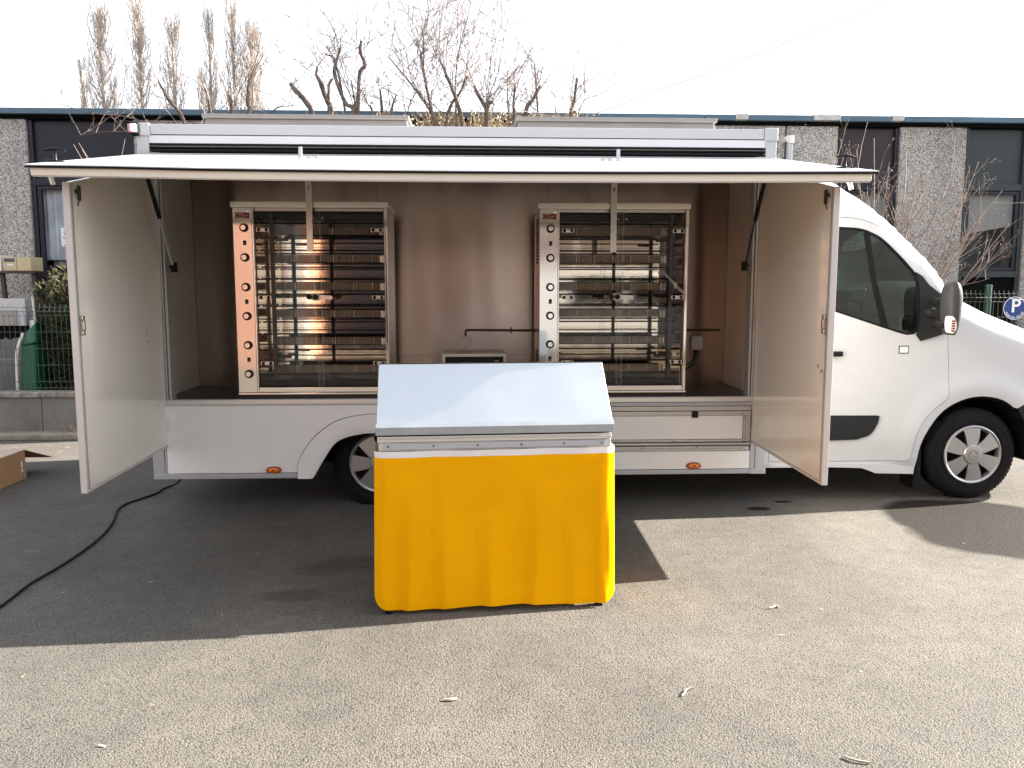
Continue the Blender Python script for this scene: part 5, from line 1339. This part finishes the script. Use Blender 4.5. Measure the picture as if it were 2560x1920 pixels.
def pollard(label, base, limbs, seed, whips=26, wl=(.5, 1.2), mat=M_bark, fine=6, low=3.2):
    """pruned bare tree: limbs are lists of ((x,y,z), radius)"""
    rr = random.Random(seed)
    t = thing('bare_tree', label, 'tree', (base[0], base[1], .05), 0, 'pruned bare trees behind the truck')
    tr = MB(); knot = Vector((base[0], base[1], 2.6))
    tr.tube(catmull([(base[0] + .05, base[1], .05), (base[0] - .03, base[1], 1.0), (base[0] + .02, base[1], 1.9), tuple(knot)], 3), taper(.11, .085, 10), 9)
    tr.build('trunk', mat, t)
    wh = MB()
    for L_ in limbs:
        pts = [Vector(p) for p, r in L_]; rs = [r for p, r in L_]
        path = [knot + Vector((0, 0, -.05))] + pts
        full = [Vector(q) for q in catmull([tuple(p) for p in path], 4)]
        rr_full = []
        rs = [q_ * .66 for q_ in rs]; rsx = [max(rs[0] * 1.25, .02)] + rs
        for i in range(len(full)):
            u = i / 4; k = min(int(u), len(rsx) - 2); rr_full.append((rsx[k] + (rsx[k + 1] - rsx[k]) * (u - k)) * rr.uniform(.9, 1.12))
        lm = MB(); lm.tube(full, rr_full, 7); lm.build('limb', mat, t, smooth=60)
        tip = full[-1]
        lo = [q for q in full if q.z > low] or [tip]
        for k in range(int(whips * .75)):
            p = rr.choice(lo[-8:]) if rr.random() < .6 else rr.choice(lo)
            d = Vector((rr.gauss(0, .55), rr.gauss(0, .4), rr.uniform(.35, 1.0)))
            ln_ = rr.uniform(*wl); n = 6
            cv = Vector((rr.gauss(0, .05), rr.gauss(0, .04), .03))
            pts2, dd = jitter_path(rr, p, d, ln_, n, .09, .01, cv)
            wh.tube(pts2, taper(.0046, .0018, n + 1), 3, caps=False)
            for q in range(fine):
                j = rr.randint(1, n - 1); d2 = (pts2[j + 1] - pts2[j]).normalized() + Vector((rr.gauss(0, .6), rr.gauss(0, .5), rr.gauss(.1, .4)))
                p3, _ = jitter_path(rr, pts2[j], d2, ln_ * rr.uniform(.10, .4), 3, .12)
                wh.tube(p3, taper(.0027, .0013, 4), 3, caps=False)
                if rr.random() < .4:
                    b0 = p3[-1]; wh.tube([b0, b0 + Vector((rr.gauss(0, .006), 0, .012))], [.004, .002], 3, caps=False)
    wh.build('twigs', M_twig, t, smooth=0, normals=False)['kind'] = 'stuff'
    return t
Y3 = 3.75
def Lm(*p): return [((x, Y3 + dy, z), r) for x, z, r, dy in p]
pollard('bare pruned tree whose pale limbs rise above the rear corner of the truck', (-3.05, Y3), [Lm((-3.2, 3.40, .032, 0), (-3.36, 3.66, .028, 0), (-3.47, 3.86, .022, 0)), Lm((-2.95, 3.45, .03, .1), (-3.0, 3.82, .022, .1)), Lm((-2.7, 3.5, .03, .0), (-2.72, 3.74, .026, .0)), Lm((-2.5, 3.45, .035, -.1), (-2.48, 3.62, .033, -.1), (-2.46, 3.86, .022, -.1)), Lm((-3.6, 3.38, .014, .0), (-4.2, 3.5, .008, -.1), (-4.6, 3.62, .004, -.1)), Lm((-3.3, 3.2, .014, -.2), (-3.9, 3.28, .009, -.2), (-4.25, 3.24, .005, -.2)), Lm((-2.3, 3.5, .014, 0), (-2.0, 3.62, .008, 0))], 11, 10, (.4, .9))
pollard('bare pruned tree with two crooked stubs above the left roof hood', (-1.62, Y3 - .1), [Lm((-1.78, 3.45, .046, 0), (-1.86, 3.65, .044, 0), (-1.99, 3.80, .040, 0), (-2.03, 3.86, .030, 0)), Lm((-1.60, 3.5, .048, .1), (-1.66, 3.72, .042, .1), (-1.72, 3.90, .040, .1), (-1.76, 3.98, .024, .1), (-1.745, 4.06, .020, .1)), Lm((-1.63, 3.7, .025, .1), (-1.62, 3.87, .026, .1), (-1.585, 3.93, .020, .1))], 12, 9, (.4, 1.0))
pollard('bare pruned tree forked into a tall dark V above the left roof hood', (-1.30, Y3), [Lm((-1.32, 3.50, .050, 0), (-1.43, 3.65, .032, 0), (-1.54, 3.95, .032, 0), (-1.52, 4.08, .026, 0), (-1.47, 4.24, .020, 0)), Lm((-1.30, 3.48, .05, 0), (-1.285, 3.72, .034, 0), (-1.26, 3.98, .034, 0), (-1.20, 4.06, .033, 0), (-1.25, 4.20, .030, 0), (-1.24, 4.32, .022, 0)), Lm((-1.5, 3.98, .018, 0), (-1.64, 4.18, .010, 0)), Lm((-1.32, 3.55, .016, 0), (-1.36, 3.9, .010, 0))], 13, 13, (.6, 1.25))
pollard('bushy bare pruned stump just right of the forked tree', (-.98, Y3 + .1), [Lm((-1.02, 3.5, .03, 0), (-1.04, 3.8, .016, 0)), Lm((-.92, 3.52, .02, 0), (-.86, 3.74, .012, 0)), Lm((-1.12, 3.5, .02, 0), (-1.18, 3.64, .012, 0)), Lm((-.75, 3.5, .012, 0), (-.7, 3.7, .007, 0))], 14, 14, (.2, .55))
pollard('tall many-branched bare tree between the two roof hoods', (-.15, Y3), [Lm((-.12, 3.35, .036, 0), (-.20, 3.72, .030, 0), (-.30, 3.96, .026, 0), (-.36, 4.12, .012, 0)), Lm((-.42, 3.40, .028, 0), (-.50, 3.72, .024, 0), (-.58, 4.14, .020, 0), (-.56, 4.2, .012, 0)), Lm((-.30, 3.3, .03, .1), (-.27, 3.62, .026, .1), (-.15, 3.80, .022, .1), (-.07, 3.98, .018, .1)), Lm((-.40, 3.4, .020, .1), (-.62, 3.78, .018, .1), (-.95, 4.18, .011, .1)), Lm((-.2, 3.72, .012, 0), (-.16, 4.2, .009, 0), (-.05, 4.62, .005, 0)), Lm((-.5, 3.72, .012, 0), (-.55, 4.3, .008, 0), (-.5, 4.75, .004, 0)), Lm((-.42, 3.5, .012, .1), (-.68, 3.9, .009, .1), (-.75, 4.25, .005, .1))], 15, 20, (.5, 1.25), fine=8)
pollard('short bare stub with a knotted fork left of the right roof hood', (.16, Y3 + .1), [Lm((.15, 3.4, .042, 0), (.14, 3.60, .038, 0), (.05, 3.76, .032, 0), (.01, 3.86, .020, 0)), Lm((.15, 3.55, .034, 0), (.22, 3.68, .026, 0)), Lm((.14, 3.5, .03, 0), (.155, 3.72, .018, 0)), Lm((.16, 3.6, .010, 0), (.28, 4.0, .008, 0), (.36, 4.45, .004, 0))], 16, 12, (.5, 1.2))
pollard('bare pruned tree of leaning stubs above the right roof hood', (.60, Y3), [Lm((.58, 3.5, .036, 0), (.68, 3.72, .030, 0), (.755, 3.86, .024, 0)), Lm((.46, 3.5, .024, 0), (.47, 3.86, .018, 0)), Lm((.72, 3.45, .018, 0), (.71, 3.8, .016, 0), (.69, 4.10, .012, 0)), Lm((.40, 3.5, .012, 0), (.39, 4.05, .006, 0))], 17, 16, (.3, .9))
pollard('outermost bare stub leaning right above the right roof hood', (1.10, Y3), [Lm((1.10, 3.48, .036, 0), (1.14, 3.70, .028, 0), (1.17, 3.95, .022, 0)), Lm((1.12, 3.5, .03, .1), (1.17, 3.60, .024, .1)), Lm((1.2, 3.6, .010, 0), (1.45, 3.78, .007, 0), (1.72, 4.0, .004, 0))], 18, 12, (.3, .8))
# dense dry hedge between the hoods
hg = thing('dry_hedge', 'dense brownish leafless hedge filling the gap between the roof hoods', 'hedge', (.2, 4.25, .05))
hm = MB(); hl = MB(); rr = random.Random(21)
for i in range(3000):
    x = rr.uniform(-1.0, 1.35); z0 = rr.uniform(2.5, 3.5); y = rr.uniform(4.0, 4.45)
    if x < -.55 and rr.random() < .6: continue
    pts, _ = jitter_path(rr, (x, y, z0), (rr.gauss(0, .5), rr.gauss(0, .4), 1), rr.uniform(.25, .5), 3, .2)
    if pts[-1].z > 3.88 - .12 * abs(x - .3) or (pts[-1].z > 3.66 and rr.random() < .8): continue
    hm.tube(pts, taper(.007, .003, 4), 3, caps=False)
    for k in range(3):
        p = rr.choice(pts) + Vector((rr.gauss(0, .02), rr.gauss(0, .02), rr.gauss(0, .02))); a = Vector((rr.gauss(0, 1), rr.gauss(0, 1), rr.gauss(0, 1))).normalized() * .016; b_ = a.orthogonal().normalized() * .010
        hl.add([p - a, p - b_, p + a, p + b_], [(0, 1, 2, 3)])
hm.build('hedge_twigs', M_hedge, hg, smooth=0, normals=False)['kind'] = 'stuff'
hl.build('dry_leaves', M_dleaf, hg, smooth=0, normals=False)['kind'] = 'stuff'
m = MB()
for k in range(9): m.tube([(-1.1 + k * .28, 4.2, .05), (-1.1 + k * .28 + rr.gauss(0, .05), 4.2, 2.5)], [.03, .02], 6)
m.build('hedge_stems', M_bark, hg)

# spreading bare shrub beside the bonnet
sh = thing('bare_shrub', 'tall bare many-stemmed shrub spreading in front of the pebbled wall beyond the cab', 'shrub', (5.0, 3.95, .05))
rr = random.Random(33); tw = MB(); bud = MB()
def budded(p, s_=.009):
    bud.tube([p, p + Vector((rr.gauss(0, s_ * .4), rr.gauss(0, s_ * .4), s_ * 1.6))], [s_ * .75, s_ * .35], 4)
def grow(p, d, ln_, r, lev):
    n = 7; pts, dd = jitter_path(rr, p, d, ln_, n, .07, .02)
    tw_ = tw
    tw_.tube(pts, taper(r, r * .45, n + 1), 4 if lev < 2 else 3, caps=False)
    if lev >= 2:
        for q in pts[2:]:
            if rr.random() < .05: budded(q)
        budded(pts[-1], .007)
    if lev < 3:
        for k in range(rr.randint(1, 3)):
            j = rr.randint(2, n - 1); base_d = (pts[j + 1] - pts[j]).normalized()
            d2 = base_d + Vector((rr.gauss(0, .42), rr.gauss(0, .35), rr.gauss(.12, .3)))
            grow(pts[j], d2, ln_ * rr.uniform(.38, .65), r * .58, lev + 1)
tips = [(6.35, 4.0, 2.75), (6.1, 4.1, 3.1), (5.75, 3.9, 3.25), (5.45, 4.2, 3.2), (5.15, 4.0, 3.3), (4.9, 3.9, 3.0), (4.75, 4.0, 3.35), (4.5, 3.9, 3.2), (4.25, 4.0, 3.3), (6.4, 3.9, 2.35), (6.25, 3.9, 1.95), (5.9, 4.0, 2.7), (5.3, 3.8, 2.8), (4.1, 4.0, 2.9), (4.6, 3.8, 2.7), (5.9, 3.8, 2.3), (6.3, 4.1, 2.55)]
for i, tp in enumerate(tips):
    b0 = Vector((4.92 + rr.gauss(0, .10), 3.95 + rr.gauss(0, .08), .3)); tp = Vector(tp)
    mid = b0.lerp(tp, .45) + Vector((rr.gauss(0, .04), 0, .12))
    b1 = Vector((4.95 + (tp.x - 4.95) * .12, b0.y, 1.05))
    path = [Vector(q) for q in catmull([tuple(b0), tuple(b1), tuple(mid), tuple(b0.lerp(tp, .75) + Vector((rr.gauss(0, .05), 0, .06))), tuple(tp)], 4)]
    st_ = MB(); st_.tube(path, taper(.015, .0035, len(path)), 6); st_.build('stem', M_twigp, sh, smooth=60)
    for k in range(8):
        j = rr.randint(5, len(path) - 2); bd_ = (path[j + 1] - path[j]).normalized()
        grow(path[j], bd_ + Vector((rr.gauss(0, .45), rr.gauss(0, .3), rr.gauss(.15, .35))), rr.uniform(.25, .7), .0045, 1)
    budded(path[-1])
tw.build('twigs', M_twigp, sh, smooth=0, normals=False)['kind'] = 'stuff'
bud.build('buds', M_twigp, sh, smooth=0, normals=False)['kind'] = 'stuff'
# small bare sapling in front of the navy panel
sp_ = thing('bare_sapling', 'thin bare sapling reaching up in front of the navy panel on the left', 'sapling', (-4.35, 4.4, .05))
m = MB(); rr = random.Random(8)
m.tube(catmull([(-4.35, 4.4, .05), (-4.33, 4.4, 1.5), (-4.38, 4.4, 2.7)], 4), taper(.018, .008, 9), 6)
m.build('stem', M_twigp, sp_)
m = MB()
for e in ((-4.72, 3.28), (-4.66, 3.30), (-4.62, 3.22), (-4.50, 3.0), (-4.25, 3.1), (-4.12, 3.35)):
    pts = catmull([(-4.37, 4.4, 2.55), ((-4.37 + e[0]) / 2 + rr.gauss(0, .02), 4.4, (2.6 + e[1]) / 2 - .03), (e[0], 4.38, e[1])], 4); m.tube(pts, taper(.006, .003, len(pts)), 4)
m.build('twigs', M_twigp, sp_)['kind'] = 'stuff'

# distant poplars
def poplar(x, y, ztop, w, label, seed, lean=0.0, n=150):
    rr = random.Random(seed)
    t = thing('poplar_tree', label, 'poplar', (x, y, 0), 0, 'bare poplars beyond the roof')
    m = MB(); pts = [(x + lean * (k / 8) ** 1.5, y, ztop * k / 8) for k in range(9)]; m.tube(pts, taper(.20, .02, 9), 6); m.build('trunk', M_pop, t)
    m = MB()
    for i in range(n):
        h = rr.uniform(.40, .97) ** .9; z = ztop * h * .97; bx_ = x + lean * h ** 1.5
        a = rr.uniform(0, 6.283); prof = w * (.22 + .95 * math.sin(min(1, (1 - h) * 1.9 + .12) * math.pi / 2)) * rr.uniform(.5, 1.0)
        ln_ = min(ztop * 1.0 - z, rr.uniform(1.4, 3.8) * (1.15 - h * .55)) + rr.uniform(.1, .35)
        d = Vector((math.cos(a) * prof, math.sin(a) * prof, ln_ * .85))
        mid = Vector((bx_, y, z)) + Vector((d.x * .62, d.y * .62, d.z * .40)); tip = Vector((bx_, y, z)) + d
        p = [Vector(q) for q in catmull([(bx_, y, z), tuple(mid), tuple(tip)], 3)]
        p = [q + Vector((rr.gauss(0, .02), rr.gauss(0, .02), 0)) for q in p]
        m.tube(p, taper(.017, .006, len(p)), 3, caps=False)
        for k in range(7):
            j = rr.randint(1, len(p) - 2); d2 = Vector((rr.gauss(0, .3), rr.gauss(0, .3), 1)); q, _ = jitter_path(rr, p[j], d2, rr.uniform(.35, .95), 2, .12)
            m.tube(q, [.0075, .006, .004], 3, caps=False)
    m.build('branches', M_pop, t, smooth=0, normals=False)['kind'] = 'stuff'
PY = 34.0
POPW = 1.3
for i, (x, zt, w, ln_, lab, n) in enumerate([(-16.95, 14.5, .80, -.15, 'broadest bare poplar, leftmost of the row beyond the roof', 190), (-15.28, 14.9, .66, -.05, 'bare poplar with the tallest spire, second from the left in the row', 150), (-13.72, 14.0, .60, -.12, 'bare poplar in the middle of the row, shorter than its neighbours', 130), (-12.12, 14.4, .48, -.03, 'slimmest bare poplar, right of the short middle one', 90), (-11.0, 14.8, .50, -.10, 'bare poplar with a thin tall top next to the rightmost one', 100), (-10.25, 13.65, .78, .02, 'dense bare poplar at the right end of the row', 190)]):
    poplar(x, PY, zt, w * POPW, lab, 50 + i, ln_, n)
poplar(-17.9, PY + .5, 12.2, .35, 'short slanting bare poplar left of the broad one', 60, -.35, 45)
poplar(-12.95, PY + .6, 11.8, .34, 'low thin bare poplar between the middle and the slimmest ones', 61, .2, 45)

# overhead cable
m = MB(); a_, b_ = Vector((3.2, 20, 6.75)), Vector((24, 20, 15.4))
m.tube([tuple(a_.lerp(b_, k / 20) - Vector((0, 0, .9 * math.sin(math.pi * k / 20) * .4))) for k in range(21)], .013, 4)
tag(m.build('overhead_cable', M_hood, None, smooth=60), 'thin overhead cable crossing the sky at the upper right', 'cable')

# ================================================================== ACROSS THE YARD (what the polished metal reflects)
ob = thing('brick_workshop', 'red brick workshop across the yard reflected in the polished ovens', 'building', (0, -16, 0))
m = MB(); m.box((-20, -20, 0), (-4.0, -11, 5.4)); m.build('brick_wall', M_brick, ob)
m = MB(); m.box((-3.998, -20, 3.2), (7, -15, 7.6)); m.box((7.002, -20, 0), (20, -15, 7.6)); m.build('rendered_wall', M_render, ob)  # unseen; raised to cut sky light on the truck, grey for neutral bounce
B('gate_pillar', M_white, ob, (-3.998, -11.4, 0), (-3.6, -10.98, 5.2), 0.01)
for k in range(5):
    xa = -3.9 + k * 2.2
    B('gate_leaf', M_navy if k == 0 else M_gate, ob, (xa, -15.1, .02), (xa + 2.16, -15.02, 3.18), 0.01)
pv = thing('parked_van', 'white van parked across the yard reflected in the right oven', 'van', (3, -11.6, 0))
m = MB(); m.prism([(.6, .35), (5.6, .35), (5.65, .9), (5.3, 1.15), (4.6, 1.25), (3.9, 1.95), (3.5, 2.05), (.7, 2.05), (.6, 1.9)], 'y', -12.6, -10.8); m.build('van_body', M_white, pv, bevel=0.06, seg=3)
m = MB(); m.prism([(4.5, 1.25), (3.9, 1.85), (3.35, 1.85), (3.35, 1.25)], 'y', -10.798, -10.785); m.prism([(3.2, 1.25), (3.2, 1.85), (2.1, 1.85), (2.1, 1.25)], 'y', -10.798, -10.785); m.build('van_window', M_black, pv)
for x in (1.4, 4.7):
    m = MB(); m.lathe([(0, -.02), (.2, -.02), (.31, 0), (.33, .05), (.33, .2), (0, .2)], (x, -10.86, .33), 'y', 28); m.v = [(p[0], -10.86 - (p[1] + 10.86), p[2]) for p in m.v]; m.build('wheel', M_tyre, pv)
